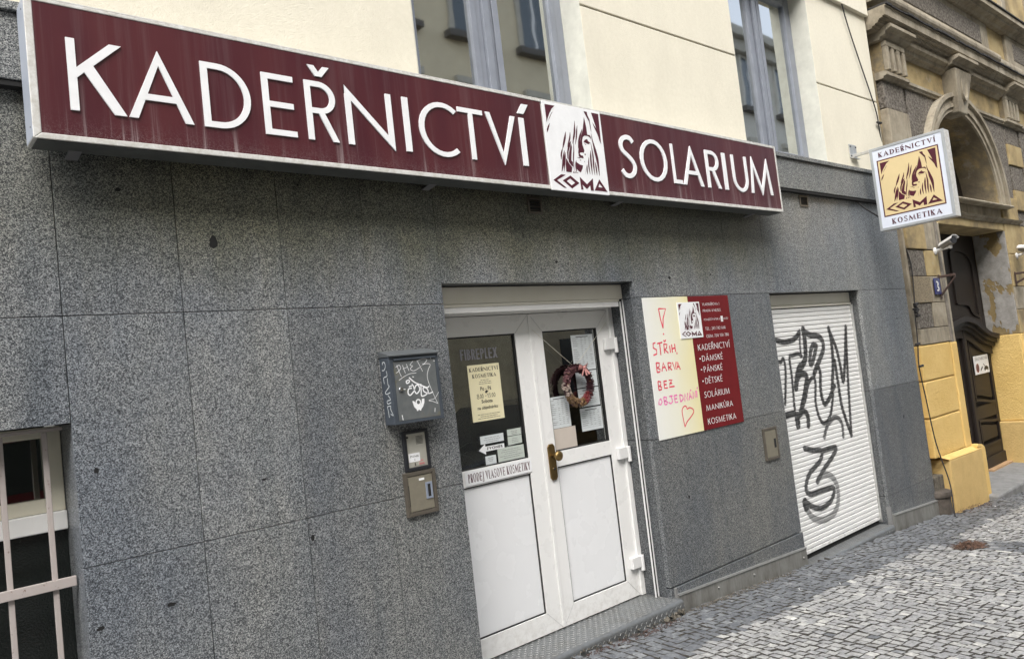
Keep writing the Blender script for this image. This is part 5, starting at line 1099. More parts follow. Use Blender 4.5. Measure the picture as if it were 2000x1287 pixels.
loopr([(0, 0, 0), (-.02, -.008, .006), (-.034, -.004, .010), (-.034, .004, -.002), (-.015, .004, -.002), (0, 0, 0)], .008); loopr([(0, 0, 0), (.018, -.008, .010), (.034, -.004, .018), (.036, .004, .006), (.016, .004, 0), (0, 0, 0)], .008)
mb.add([b0+Vector(p) for p in ((-.004, -.006, -.002), (.006, -.006, -.004), (-.018, -.004, -.052), (-.028, -.004, -.044), (-.022, -.004, -.040))], [(0, 1, 2, 4, 3)]); mb.add([b0+Vector(p) for p in ((.0, -.006, -.004), (.010, -.006, 0), (.048, -.006, -.036), (.034, -.006, -.044))], [(0, 1, 2, 3)])
mb.add([b0+Vector(p) for p in ((-.002, -.008, -.004), (.008, -.008, -.004), (.022, -.007, -.048), (.008, -.007, -.046))], [(0, 1, 2, 3)])
mb.lathe([(.001, -.004), (.007, -.002), (.007, .006), (.001, .008)], b0+Vector((0, -.008, 0)), 'x', 8)
mb.build('bow', 'bow', WR, recalc=False)
mb = MB(); mb.tube([(2.838, D-.004, 1.686), (3.128, D-.018, 1.450)], .0012, 5); mb.tube([(3.452, D-.004, 1.694), (3.128, D-.018, 1.450)], .0012, 5); mb.build('string', 'cord', WR)

# dark blots on the granite
blots = [(1.079, 2.080, .021, 1.3), (.817, .791, .016, .45), (.594, .775, .012, .7), (1.364, .899, .011, 1.4), (2.68, 2.16, .008, 2.5), (.76, 2.26, .010, .8)]
blots += [(1.62, .86, .005, 4), (1.93, .74, .005, 4), (1.80, .74, .005, 3), (2.06, 1.86, .006, 3), (1.19, 1.16, .009, .6), (1.45, 2.33, .006, 1.2), (.62, 1.29, .010, 1.3), (3.86, 1.93, .012, .8), (3.72, 1.50, .008, 1), (3.78, .60, .010, 1.2), (5.30, 1.88, .01, 1.4), (7.05, 1.55, .012, .6), (6.9, .7, .014, 1.4), (4.3, 1.95, .008, 1), (2.9, 2.02, .009, .7)]
rb = np.random.default_rng(9)
for x_, z_, r_, as_ in blots:
    k = 12; pts = [(x_+r_*rb.uniform(.65, 1.1)*math.cos(2*math.pi*i/k)/max(as_, .8)**.7, z_+r_*rb.uniform(.65, 1.1)*math.sin(2*math.pi*i/k)*min(as_, 2.6)**.8) for i in range(k)]
    MB().flat(pts, wallF, .0006).build('tar_blot', 'joint', shop, recalc=False)
# ------------------------------------------------------------------ the old building next door
old = thing('old_town_house', 'weathered stuccoed house with a round arched portal and yellow painted base', 'building', (9.3, .1, -.3))
def blk(name, mat, x0, x1, z0, z1, n=.0, back=-.12, bevel=.006, **k): return MB().box(x0, x1, -n, -back, z0, z1).build(name, mat, old, bevel=bevel, **k)
# walls behind everything
mb = MB(); mb.box(7.30, 8.33, .10, .9, -.6, 2.74); mb.box(10.34, 16, .10, .9, -.7, 2.74); mb.box(7.30, 8.2, .10, .9, 2.74, 7.4); mb.box(10.47, 16, .10, .9, 2.74, 7.4); mb.box(8.2, 10.47, .10, .9, 3.98, 7.4)
mb.build('core_wall', 'old_plaster', old)
# left pier stones
for z0, z1, a in [(2.19, 2.60, [('ochre', 7.49, 7.93, .012), ('grey_stone', 7.93, 8.20, .004)]), (1.93, 2.18, [('rough_stone', 7.50, 7.86, .0), ('ochre', 7.865, 8.20, .004)]),
                  (1.675, 1.925, [('sandy_stone', 7.49, 7.90, .010), ('grey_stone', 7.905, 8.20, .004)]), (1.435, 1.67, [('rough_stone', 7.50, 7.86, .0), ('grey_stone', 7.865, 8.20, .006)]), (1.285, 1.43, [('grey_stone', 7.49, 8.20, .008)])]:
    for m_, xa, xb, n_ in a: blk('stone_block', m_, xa+.003, xb-.003, z0, z1, n_)
blk('corner_strip', 'old_plaster', 7.325, 7.485, -.1, 3.9, -.06, bevel=.003)
blk('corner_strip', 'grey_stone', 7.44, 7.488, 1.285, 2.6, -.01, bevel=.004)
blk('portal_edge', 'grey_wood', 8.205, 8.262, 1.27, 2.50, .012); blk('portal_edge', 'grey_stone', 8.266, 8.33, 1.27, 2.47, .004)
# yellow painted lower part
for z0, z1 in ((.952, 1.278), (.610, .945), (.245, .603)): blk('stone_block', 'yellow', 7.44, 8.165, z0, z1, .006, bevel=.012)
blk('corner_strip', 'yellow', 7.33, 7.432, -.1, 1.28, -.05)
blk('portal_edge', 'yellow', 8.172, 8.32, .24, 1.272, .016, bevel=.012)
mb = MB(); N_ = .075
mb.prism([(7.56, -.5), (8.385, -.5), (8.385, .20), (7.56, .215)], wallF, -.1, N_); mb.build('plinth', 'yellow_base', old, bevel=.012, label='yellow painted plinth block left of the portal')
mb = MB(); mb.add([(7.50, -.006, .252), (8.385, -.006, .240), (8.385, -N_, .203), (7.555, -N_, .218)], [(0, 1, 2, 3)]); mb.add([(7.555, -N_, .2175), (8.385, -N_, .2025), (8.385, .0, .2), (7.5, 0, .2)], [(0, 1, 2, 3)]); mb.build('plinth_slope', 'yellow', old, recalc=False)
mb = MB(); mb.prism([(8.388, -.5), (8.50, -.5), (8.50, .20), (8.44, .235), (8.30, .26), (8.30, .215), (8.388, .205)], wallF, -.1, N_-.006); mb.build('plinth', 'yellow', old, bevel=.012)
# right jamb of the portal, patchy above and yellow below
MB().box(10.325, 10.36, .004, .34, 1.248, 2.46).build('portal_reveal', 'patchy', old, bevel=.006)
MB().box(10.318, 10.36, .0, .34, .235, 1.246).build('portal_reveal', 'yellow', old, bevel=.01); MB().box(10.28, 10.36, -.02, .34, -.6, .233).build('portal_reveal', 'yellow_base', old, bevel=.012)
MB().box(8.31, 8.332, .02, .34, -.6, 2.46).build('portal_reveal', 'old_plaster', old)
MB().box(8.33, 10.33, .0, .34, 2.462, 2.56).build('portal_lintel', 'ochre', old, bevel=.008)
for z0, z1, m_, n_ in ((2.19, 2.57, 'ochre', .004), (1.80, 2.185, 'ochre', .006), (1.53, 1.795, 'grey_stone', .004), (1.25, 1.525, 'ochre', .006)): blk('stone_block', m_, 10.362, 10.93, z0, z1, n_)
blk('stone_block', 'yellow', 10.362, 10.95, .25, 1.245, .01, bevel=.012); blk('stone_block', 'yellow_base', 10.362, 10.97, -.8, .245, .03, bevel=.012)
for k, (z0, z1) in enumerate([(-.8, .24), (.245, .60), (.605, .94), (.945, 1.245)]): blk('stone_block', 'yellow' if k else 'yellow_base', 10.98, 13.4, z0, z1, -.03, bevel=.012)
for k in range(6): blk('stone_block', ['ochre', 'rough_stone', 'grey_stone', 'rough_stone', 'ochre', 'rough_stone'][k], 10.94, 13.4, 1.25+k*.26, 1.505+k*.26, -.02)
# band over the door: lintel block, mouldings, sill of the fanlight
blk('lintel_panel', 'grey_stone', 8.335, 10.34, 2.595, 2.722, -.01)
for a, b in ((8.335, 10.36), (10.36, 10.93)): MB().sweep([(0, 2.545), (.012, 2.55), (.018, 2.565), (.040, 2.575), (.052, 2.592), (0, 2.597), (-.05, 2.597), (-.05, 2.545)], a, b).build('moulding', 'grey_stone', old)
MB().sweep([(-.30, 2.735), (-.3, 2.75), (.0, 2.75), (.085, 2.747), (.095, 2.735), (.09, 2.722), (.03, 2.716), (-.30, 2.72)], 8.30, 10.50).build('fanlight_sill', 'grey_stone', old)
blk('portal_band', 'ochre', 10.362, 10.93, 2.60, 2.88, .006); blk('portal_band', 'old_plaster', 7.49, 8.33, 2.61, 3.16, .006)
# arch
AX, AZ = 9.335, 2.752
def arcpts(r, n=36, a0=0, a1=180): return [(AX+r*math.cos(R(a0+(a1-a0)*k/n)), AZ+r*math.sin(R(a0+(a1-a0)*k/n))) for k in range(n+1)]
def arch_ring(r0, r1, n0, n1, mat, name='archivolt'):
    A = arcpts(r1); Bq = arcpts(r0); mb = MB()
    for i in range(len(A)-1): mb.prism([A[i], A[i+1], Bq[i+1], Bq[i]], wallF, n0, n1)
    return mb.build(name, mat, old, smooth=False)
arch_ring(.985, 1.03, -.10, .022, 'grey_stone'); arch_ring(1.033, 1.075, -.1, .040, 'grey_stone'); arch_ring(1.078, 1.135, -.1, .030, 'grey_stone'); arch_ring(1.138, 1.185, -.1, .062, 'grey_stone')
mb = MB(); A = arcpts(.98)
for i in range(len(A)-1): mb.add([(A[i][0], 0.0, A[i][1]), (A[i+1][0], 0.0, A[i+1][1]), (A[i+1][0], .42, A[i+1][1]), (A[i][0], .42, A[i][1])], [(0, 1, 2, 3)])
mb.build('arch_soffit', 'old_plaster', old, smooth=True, recalc=False)
# rough spandrel with the arch cut out
def spandrel(x0, x1, z0, z1, mat, n, r=1.186, name='spandrel'):
    pts = [(x0, z0)]; a = [p for p in arcpts(r, 60) if x0 <= p[0] <= x1 and z0 <= p[1] <= z1]
    return pts, a
mb = MB(); L = [(8.02, AZ-.03), (AX-1.186, AZ-.03)] + list(reversed([p for p in arcpts(1.186, 60) if p[0] < AX+.0001 and p[1] <= 3.80])) ; L += [(L[-1][0], 3.805), (8.02, 3.805)]
mb.prism(L, wallF, -.1, -.012); mb.build('rough_spandrel', 'rough_stone', old); mb = MB(); Rt = [(AX+1.186, AZ-.03), (10.92, AZ-.03), (10.92, 3.805)]; rr = [p for p in arcpts(1.186, 60) if p[0] > AX-.0001 and p[1] <= 3.80]
Rt += [(rr[-1][0], 3.805)] + list(reversed(rr)); mb.prism(Rt, wallF, -.1, -.012); mb.build('rough_spandrel', 'rough_stone', old)
# fanlight: dark joinery behind the arch
mb = MB(); F_ = arcpts(.98, 30); mb.prism([(AX-.98, AZ), (AX+.98, AZ)] + F_[1:-1], wallF, -.46, -.42); fl = mb.build('fanlight', 'dark_recess', old)
mb = MB(); A = arcpts(.975); Bq = arcpts(.86)
for i in range(len(A)-1): mb.prism([A[i], A[i+1], Bq[i+1], Bq[i]], wallF, -.42, -.36)
for a in (45, 90, 135): c, s = math.cos(R(a)), math.sin(R(a)); mb.prism([(AX-s*.02, AZ+c*.02), (AX+c*.9-s*.02, AZ+s*.9+c*.02), (AX+c*.9+s*.02, AZ+s*.9-c*.02), (AX+s*.02, AZ-c*.02)], wallF, -.42, -.37)
mb.build('fanlight_bars', 'dark_wood', fl)
# keystone
kz = MB(); N0, N1 = .080, .135
kz.add([(9.17, -N0, 3.70), (9.42, -N0, 3.70), (9.56, -N1, 4.16), (9.08, -N1, 4.16), (9.17, .1, 3.70), (9.42, .1, 3.70), (9.56, .1, 4.16), (9.08, .1, 4.16)], [(0,1,2,3),(7,6,5,4),(0,4,5,1),(1,5,6,2),(2,6,7,3),(3,7,4,0)])
ks = kz.build('keystone', 'grey_stone', old, bevel=.012)
mb = MB(); o_, i_ = [], []
for k in range(25):
    a = R(360*k/24); o_.append((9.315+.085*math.cos(a), 3.98+.15*math.sin(a))); i_.append((9.315+.062*math.cos(a), 3.98+.125*math.sin(a)))
mb.ring(o_[:-1], i_[:-1], wallF, .09, .125); mb.build('keystone_oval', 'grey_stone', ks)
def cap(x0, x1, z, n, sc=1.0, name='capital'):
    MB().sweep([(-.1, z), (n*.25, z), (n*.35, z+.025*sc), (n*.6, z+.035*sc), (n*.65, z+.06*sc), (n, z+.085*sc), (n, z+.115*sc), (-.1, z+.115*sc)], x0, x1, -.0, .0).build(name, 'grey_stone', old)
cap(9.03, 9.61, 4.162, .20, 1.0)
# pilasters with flutes
def pilaster(x0, x1, z0, z1, nf, n=.07):
    p = MB().box(x0, x1, -n+.045, .1, z0, z1).build('fluted_block', 'old_plaster', old)
    w = (x1-x0)/(nf+(nf+1)*.9)
    for k in range(nf+1):
        a = x0 + w*1.9*k; MB().box(a, a+w*.9, -n, -n+.046, z0, z1-.05).build('rib', 'grey_stone', p, bevel=.008)
    MB().box(x0, x1, -n, -n+.046, z1-.049, z1).build('rib_head', 'grey_stone', p, bevel=.006)
pilaster(7.50, 7.93, 3.88, 4.16, 3); cap(7.44, 8.02, 4.162, .16); pilaster(10.92, 11.36, 3.88, 4.16, 3); cap(10.86, 11.48, 4.162, .20)
for a, b, z0, z1, m_ in [(7.50, 7.96, 3.54, 3.80, 'rough_stone'), (7.49, 7.97, 3.17, 3.53, 'grey_stone'), (10.93, 11.42, 3.58, 3.80, 'rough_stone'), (10.93, 11.45, 3.31, 3.57, 'ochre'), (10.95, 11.42, 3.0, 3.30, 'rough_stone'), (10.93, 11.45, 2.74, 2.99, 'ochre'),
                         (11.5, 13.5, 2.74, 3.2, 'grey_stone'), (11.5, 13.5, 3.21, 3.80, 'rough_stone')]: blk('stone_block', m_, a, b, z0, z1, .01 if m_ != 'rough_stone' else -.005)
# string course at the arch crown
for a, b, n_ in ((7.47, 8.0, .055), (8.0, 9.0, .028), (9.62, 10.88, .028), (10.86, 11.5, .06), (11.5, 14, .03)):
    MB().sweep([(-.1, 3.808), (n_*.3, 3.808), (n_*.4, 3.825), (n_, 3.835), (n_, 3.865), (n_*.5, 3.876), (-.1, 3.876)], a, b).build('string_course', 'grey_stone', old)
for a, b in ((8.0, 9.10), (9.50, 10.90), (11.38, 14)):
    blk('frieze_panel', 'ochre', a, b, 3.878, 4.15, -.02, bevel=.004)
    MB().sweep([(-.1, 4.12), (.0, 4.12), (.012, 4.14), (.04, 4.15), (.045, 4.185), (.09, 4.20), (.095, 4.235), (-.1, 4.24)], a, b).build('moulding', 'grey_stone', old)
# main cornice with broken flashing on top
MB().sweep([(-.1, 4.24), (.045, 4.24), (.05, 4.256), (.075, 4.258), (.078, 4.270), (.105, 4.274), (.108, 4.290), (.118, 4.290), (.118, 4.302), (.150, 4.306), (.152, 4.318), (.178, 4.318), (.180, 4.395), (.190, 4.398), (.190, 4.408), (-.1, 4.43)], 7.30, 14.5).build('cornice', 'grey_stone', old)
rn = np.random.default_rng(12); mb = MB()
for k in range(60):
    a = 7.30+k*.12; z = 4.405; w = [rn.uniform(-.008, .012) for _ in range(2)]
    mb.box(a, a+.121, -.20-abs(w[0]), .1, z+.002+w[1]*.4, z+.016+w[1])
mb.build('flashing', 'flashing', old)
# upper storey: big roll moulding, balustrade panels, ledge, window
blk('upper_wall', 'ochre', 7.30, 14.5, 4.42, 7.3, .0)
prof = [(-.05, 4.50)] + [(.055+.075*math.cos(R(a)), 4.575+.075*math.sin(R(a))) for a in range(-100, 101, 20)] + [(-.05, 4.65)]
MB().sweep(prof, 7.32, 10.75).build('roll_moulding', 'grey_stone', old, smooth=False); MB().sweep([(n_*.7, z_) for n_, z_ in prof], 10.75, 14.5).build('roll_moulding', 'grey_stone', old)
blk('parapet', 'grey_stone', 7.6, 10.72, 4.655, 5.03, .03)
blk('rough_panel', 'rough_stone', 8.15, 10.45, 4.73, 4.96, .038, bevel=.01)
blk('parapet', 'ochre', 10.722, 11.348, 4.66, 5.03, .010); blk('parapet', 'grey_stone', 11.35, 14.5, 4.655, 5.03, .045); blk('rough_panel', 'rough_stone', 11.6, 14.3, 4.73, 4.96, .052, bevel=.01)
MB().sweep([(-.05, 5.03), (.06, 5.03), (.08, 5.06), (.14, 5.075), (.145, 5.10), (.19, 5.11), (.19, 5.17), (-.05, 5.20)], 7.3, 14.5).build('ledge', 'grey_stone', old)
MB().box(7.3, 14.5, -.205, .1, 5.172, 5.188).build('flashing', 'flashing', old)
uw = MB().box(11.55, 12.7, .02, .10, 5.25, 7.0).build('window', 'dark_recess', old)
for a, b in ((11.42, 11.58), (12.6, 12.76)): blk('window_surround', 'grey_stone', a, b, 5.2, 7.1, .05)
MB().box(11.60, 11.66, -.005, .02, 5.25, 7.0).build('window_frame', 'white_metal', uw)
# ------------------------------------------------------------------ the carved double door
dz0 = -.26
dr = MB().box(8.33, 10.33, .36, .42, dz0, 2.50).build('door_backing', 'dark_recess', old)
def dleaf(x0, x1, lab):
    y = .335
    mb = MB(); t_ = .09
    mb.box(x0, x0+t_, y, .36, dz0, 1.50); mb.box(x1-t_, x1, y, .36, dz0, 1.50)
    for z0, z1 in ((dz0, .02), (.33, .48), (1.25, 1.50)): mb.box(x0+t_, x1-t_, y+.001, .36, z0, z1)
    lf = mb.build('portal_door_leaf', 'dark_wood', old, bevel=.004, label=lab)
    for z0, z1, wv in ((.02, .33, .05), (.48, 1.25, .08)):
        a, b = x0+t_, x1-t_; n_ = 12
        top = [(a+(b-a)*k/n_, z1-.02+wv*(.5+.5*math.cos(math.pi*k/n_))-wv*.8) for k in range(n_+1)]
        bot = [(a+(b-a)*k/n_, z0+.01+(wv*.8*(.5+.5*math.cos(math.pi*k/n_)) if z0 > .4 else 0)) for k in range(n_+1)]
        mb = MB(); 
        for r_ in (0, 1):
            add_ribbon(mb, top if r_ else bot, .028, wallF, -y+.016, .02, smooth=False)
        add_ribbon(mb, [(a+.014, bot[0][1]), (a+.014, top[0][1])], .026, wallF, -y+.015, .02, smooth=False); add_ribbon(mb, [(b-.014, bot[-1][1]), (b-.014, top[-1][1])], .026, wallF, -y+.015, .02, smooth=False)
        mb.build('panel_moulding', 'dark_wood', lf, recalc=False)
        ip = [(a+.06+(b-a-.12)*k/n_, top[k][1]-.05) for k in range(n_+1)]; ib = [(a+.06+(b-a-.12)*k/n_, bot[k][1]+.05) for k in range(n_+1)]
        MB().prism(ib + ip[::-1], wallF, -.36, -y+.004).build('raised_panel', 'dark_wood', lf, bevel=.012)
    MB().box(x0+.02, x1-.02, y-.022, y, dz0, dz0+.16).build('kick_board', 'dark_wood', lf, bevel=.01)
    return lf
dleaf(8.34, 9.42, 'left carved dark brown leaf'); dleaf(9.52, 10.325, 'right carved dark brown leaf')
MB().box(9.425, 9.515, .295, .36, dz0, 1.42).build('middle_post', 'dark_wood', old, bevel=.012)
MB().lathe([(.05, 0), (.06, .03), (.045, .06), (.055, .09)], (9.47, .30, .16-.26), 'z', 12).build('post_ball', 'dark_wood', old, smooth=True)
# swan-neck transom moulding
cv = smooth_path([(8.34, 1.30), (8.6, 1.38), (8.95, 1.46), (9.30, 1.50), (9.57, 1.465), (9.85, 1.365), (10.04, 1.30), (10.30, 1.262)], 5)
for dz_, w_, n_ in ((0, .045, -.20), (-.045, .04, -.235), (-.085, .04, -.265), (-.15, .09, -.30)):
    mb = MB(); add_ribbon(mb, [(a, b+dz_-.02) for a, b in cv], w_+.01, wallF, n_, .12, smooth=False); mb.build('transom_moulding', 'dark_wood', old, recalc=False)
MB().box(8.33, 10.33, .345, .36, 1.45, 2.50).build('transom_board', 'dark_wood', old)
mb = MB()
for a, b, c, d in ((8.50, 9.30, 1.62, 2.30), (9.50, 10.14, 1.55, 2.25)):
    top = [(a, d), (a+.15, d+.04), (b-.15, d), (b, d-.12)]; bot = [(a, c+.12), ((a+b)/2, c+.1), (b-.2, c), (b, c-.06)]
    for p in (top, bot): add_ribbon(mb, p, .035, wallF, -.325, .02)
    add_ribbon(mb, [bot[0], top[0]], .035, wallF, -.326, .02); add_ribbon(mb, [bot[-1], top[-1]], .035, wallF, -.326, .02)
mb.build('panel_moulding', 'dark_wood', old, recalc=False)
# stone threshold slabs and a raw timber strip
def slab_(x0, x1, z):
    MB().add([(x0, -.16, -.62), (x1, -.16, -.62), (x1, .36, -.62), (x0, .36, -.62), (x0, -.16, z-.025), (x1, -.16, z-.025), (x1, .36, z), (x0, .36, z)], [(0,3,2,1),(4,5,6,7),(0,1,5,4),(1,2,6,5),(2,3,7,6),(3,0,4,7)]).build('threshold_slab', 'slab', old, bevel=.02)
slab_(8.40, 9.10, -.235); slab_(9.104, 10.6, -.24); slab_(10.604, 12.2, -.25)
o = MB().box(9.62, 10.28, .255, .33, -.262, -.222).build('timber_strip', 'raw_wood', bevel=.004); o['label'] = 'strip of raw orange wood lying along the foot of the carved door'; o['category'] = 'timber'
# ------------------------------------------------------------------ things on that wall
NP = thing('no_parking_sign', 'white no parking sign with a tow truck on the dark carved door', 'sign', (9.91, .31, .835))
MB().box(9.685, 10.145, .312, .318, .838, 1.050).build('sign_plate', 'white_metal', NP, bevel=.001)
e = MB(); text(e, 'ZÁKAZ PARKOVÁNÍ', wallF, 9.915, .995, .034, -.3114, SANS, fit=.40, align='c'); e.build('lettering', 'ink_black', NP, recalc=False)
e = MB(); e.flat([(9.772+.052*math.cos(2*math.pi*k/24), .912+.052*math.sin(2*math.pi*k/24)) for k in range(24)], wallF, -.3114); rd = e.build('red_disc', 'poster_red', NP, recalc=False)
e = MB(); e.flat([(9.772+.036*math.cos(2*math.pi*k/24), .912+.036*math.sin(2*math.pi*k/24)) for k in range(24)], wallF, -.3110); e.build('blue_field', 'enamel_blue', rd, recalc=False)
e = MB(); add_ribbon(e, [(9.745, .94), (9.80, .885)], .012, wallF, -.3106, smooth=False); add_ribbon(e, [(9.80, .94), (9.745, .885)], .012, wallF, -.3105, smooth=False); e.build('cross', 'poster_red', rd, recalc=False)
e = MB(); e.flat([(9.855, .876), (9.862, .892), (9.918, .922), (9.935, .918), (9.930, .902), (9.868, .870)], wallF, -.3114)
e.flat([(9.975, .876), (9.975, .898), (9.99, .902), (10.0, .918), (10.085, .918), (10.10, .902), (10.115, .898), (10.115, .876)], wallF, -.3114); e.flat([(9.955, .945), (9.965, .952), (10.015, .925), (10.01, .918)], wallF, -.3113)
for cx_ in (9.995, 10.09): e.flat([(cx_+.014*math.cos(k), .874+.014*math.sin(k)) for k in np.linspace(0, 6.2, 14)], wallF, -.3113)
e.build('tow_truck_print', 'ink_black', NP, recalc=False)
HN = thing('house_number_plate', 'small blue enamel house number plate reading 3', 'sign', (8.02, -.02, 1.745))
MB().box(7.945, 8.085, -.026, -.016, 1.745, 1.905).build('enamel_plate', 'enamel_blue', HN, bevel=.003)
e = MB(); text(e, '3', wallF, 8.012, 1.775, .100, .0268, dict(SANS, v=.22, h=.14, t=.2, k=.2), fit=.062, align='c'); e.build('numeral', 'white_metal', HN, recalc=False)
def cctv(name, lab, bx, by, bz, fwd, pos):
    T = thing(name, lab, 'camera', (bx, by, bz), 'surveillance cameras beside the portal')
    f_ = Vector(fwd).normalized(); P = Vector(pos); r_ = f_.cross(Vector((0, 0, 1))).normalized(); u_ = r_.cross(f_)
    M = lambda a, b, c: tuple(P + r_*a + u_*b - f_*c)
    mb = MB(); prof = [(.030, .0), (.037, .006), (.037, .14), (.030, .15)]; k = 18
    for r0, h in prof: mb.v += [M(r0*math.cos(2*math.pi*j/k), r0*math.sin(2*math.pi*j/k), h) for j in range(k)]
    for i in range(3):
        for j in range(k): a, b = i*k+j, i*k+(j+1) % k; mb.f.append((a, b, b+k, a+k))
    mb.f += [tuple(range(k)), tuple(range(3*k, 4*k))]; bd = mb.build('camera_body', 'grey_metal', T, smooth=False)
    mb = MB(); mb.v = [M(.034*math.cos(2*math.pi*j/k), .034*math.sin(2*math.pi*j/k), -.001) for j in range(k)] + [M(.034*math.cos(2*math.pi*j/k), .034*math.sin(2*math.pi*j/k), -.006) for j in range(k)]
    mb.f = [tuple(range(k)), tuple(range(k, 2*k))] + [(j, (j+1) % k, k+(j+1) % k, k+j) for j in range(k)]; mb.build('lens_disc', 'black_plastic', T)
    mb = MB(); A = [R(a) for a in range(10, 171, 20)]
    for c_ in (-.03, .155):
        mb.v += [M(.044*math.cos(a), .044*math.sin(a), c_) for a in A] + [M(.041*math.cos(a), .041*math.sin(a), c_) for a in A]
    q = len(A)
    for i in range(q-1):
        mb.f += [(i, i+1, 2*q+i+1, 2*q+i), (q+i, q+i+1, 3*q+i+1, 3*q+i), (i, i+1, q+i+1, q+i), (2*q+i, 2*q+i+1, 3*q+i+1, 3*q+i)]
    mb.build('sun_shade', 'white_metal', T)
    W0_ = Vector((bx, -.012, bz)); J = P - f_*.06 - u_*.045
    MB().tube([W0_, W0_ + Vector((.01, -.05, .01)), J], [.016, .013, .012], 10).build('arm', 'white_metal', T, smooth=True)
    MB().lathe([(.036, .012), (.036, 0), (.02, -.01)], (bx, -.012, bz), 'y', 18).build('wall_flange', 'white_metal', T)
    MB().lathe([(.005, -.02), (.017, -.012), (.017, .014), (.005, .022)], J, 'z', 12).build('joint_ball', 'white_metal', T, smooth=True)
    MB().tube(smooth_path([tuple(W0_+Vector((0, -.01, .02))), tuple(W0_+Vector((.02, -.05, .035))), tuple(J+Vector((-.01, 0, .01))), tuple(P-f_*.145-u_*.02)], 5), .004, 6).build('lead', 'cable', T, smooth=True)
cctv('surveillance_camera', 'white bullet camera above the house number, left of the portal', 8.13, -.012, 2.175, (-.50, -.83, .24), (8.06, -.205, 2.245))
cctv('surveillance_camera', 'white bullet camera on the right jamb of the portal', 10.62, -.012, 2.165, (-.60, -.78, -.15), (10.42, -.20, 2.215))
def iron_bracket(lab, x, z0, z1, L, up=True):
    T = thing('iron_bracket', lab, 'bracket', (x, -.01, z0), 'rusty iron brackets beside the portal')
    MB().box(x-.016, x+.016, -.022, -.013, z0, z1).build('wall_plate', 'rust', T, bevel=.003)
    MB().box(x-.014, x+.014, -.022-L, -.022, z1-.035, z1-.012).build('arm', 'rust', T, bevel=.003)
    MB().add([(x-.012, -.024, z0+.03), (x+.012, -.024, z0+.03), (x+.012, -.024, z0+.055), (x-.012, -.024, z0+.055), (x-.012, -.02-L, z1-.052), (x+.012, -.02-L, z1-.052), (x+.012, -.02-L, z1-.036), (x-.012, -.02-L, z1-.036)],
             [(0,3,2,1),(4,5,6,7),(0,1,5,4),(1,2,6,5),(2,3,7,6),(3,0,4,7)]).build('brace', 'rust', T, bevel=.002)
iron_bracket('rusty iron wall bracket right beside the house number plate', 8.095, 1.70, 1.94, .145)
iron_bracket('rusty iron wall bracket at the right edge of the portal', 10.42, 1.80, 1.97, .20)
o = MB().box(9.02, 9.13, -.006, .009, 2.61, 2.70).build('junction_box', 'grey_stone', bevel=.004); o['label'] = 'small pale junction box on the band above the portal'; o['category'] = 'box'
# cables
cb = MB(); cb.tube(smooth_path([(6.62, -.05, 4.9), (6.76, -.03, 4.42), (6.86, -.02, 4.18), (7.0, -.02, 3.87), (7.12, -.02, 3.62), (7.20, -.02, 3.42), (7.26, .0, 3.22), (7.36, .03, 2.9), (7.44, .04, 2.5), (7.48, .03, 2.3), (7.495, -.01, 2.05), (7.44, -.02, 1.75), (7.40, -.02, 1.58), (7.37, -.02, 1.32), (7.32, -.02, 1.10), (7.345, -.03, .80), (7.37, -.05, .4), (7.36, -.12, .05), (7.26, -.16, -.17), (7.25, -.17, -.26)], 5), .0055, 6)
cbo = cb.build('lightning_cable', 'cable', smooth=True); cbo['label'] = 'thin black cable running down between the two buildings to the pavement'; cbo['category'] = 'cable'
mb = MB()
for p in ((7.42, -.02, 1.62), (7.36, -.02, 1.30), (7.34, -.03, 1.10), (7.225, -.02, 3.34)): mb.tube([(p[0]-.05, p[1]-.004, p[2]), (p[0]+.03, p[1]-.004, p[2]+.004)], .012, 6)
for k in range(7): mb.tube([(7.40+.02*math.sin(k*2), -.03, 1.555+k*.018), (7.43+.02*math.cos(k*2), -.035, 1.56+k*.018)], .014, 6)
mb.build('cable_clip', 'cable', cbo)
BR = thing('drain_pipe_foot', 'stubby brown drainpipe foot with a lid at the corner of the granite wall', 'drainpipe', (7.40, .0, -.25))
MB().lathe([(.118, -.02), (.112, .10), (.112, .155)], (7.42, .03, -.24), 'z', 28).build('pipe_body', 'pipe_cap', BR, smooth=False)
MB().lathe([(.128, 0), (.130, .02), (.126, .045), (.10, .055)], (7.42, .03, -.085), 'z', 28).build('pipe_lid', 'pipe_cap', BR, bevel=.003)
MB().box(7.36, 7.56, .0, .09, -.04, .09).build('niche_block', 'concrete_dirty', BR, bevel=.01)
# ------------------------------------------------------------------ litter
def twigs(name, lab, cx, cy, rx, ry, n, mat, L=(.02, .06), h=.03, seed=1):
    r = np.random.default_rng(seed); mb = MB()
    for k in range(n):
        a = r.uniform(0, 6.28); q = math.sqrt(r.random()); x_, y_ = cx+rx*q*math.cos(a), cy+ry*q*math.sin(a); z_ = gz(x_)+.006+r.random()*h*(1-q)
        l = r.uniform(*L); t_ = r.uniform(-.6, .6) + (0 if r.random() < .7 else 1.5); d = Vector((math.cos(t_), math.sin(t_), r.uniform(-.25, .25)))*l; w = Vector((-math.sin(t_), math.cos(t_), .6))*r.uniform(.0015, .004)
        p = Vector((x_, y_, z_)); mb.add([p-w, p+d*.5-w*1.4+Vector((0, 0, .004)), p+d, p+d*.5+w*1.4], [(0, 1, 2, 3)])
    o = mb.build(name, mat, recalc=False, kind='stuff'); o['label'] = lab; o['category'] = 'litter'; return o
twigs('dry_leaf_pile', 'small heap of dry brown leaf stalks on the dark strip of setts', 6.02, -.70, .13, .085, 420, 'twig', (.03, .08), .045, 2)
twigs('leaf_litter', 'scattered dry litter between drainpipe foot and yellow plinth', 7.75, -.16, .42, .09, 160, 'twig', (.01, .035), .01, 3)
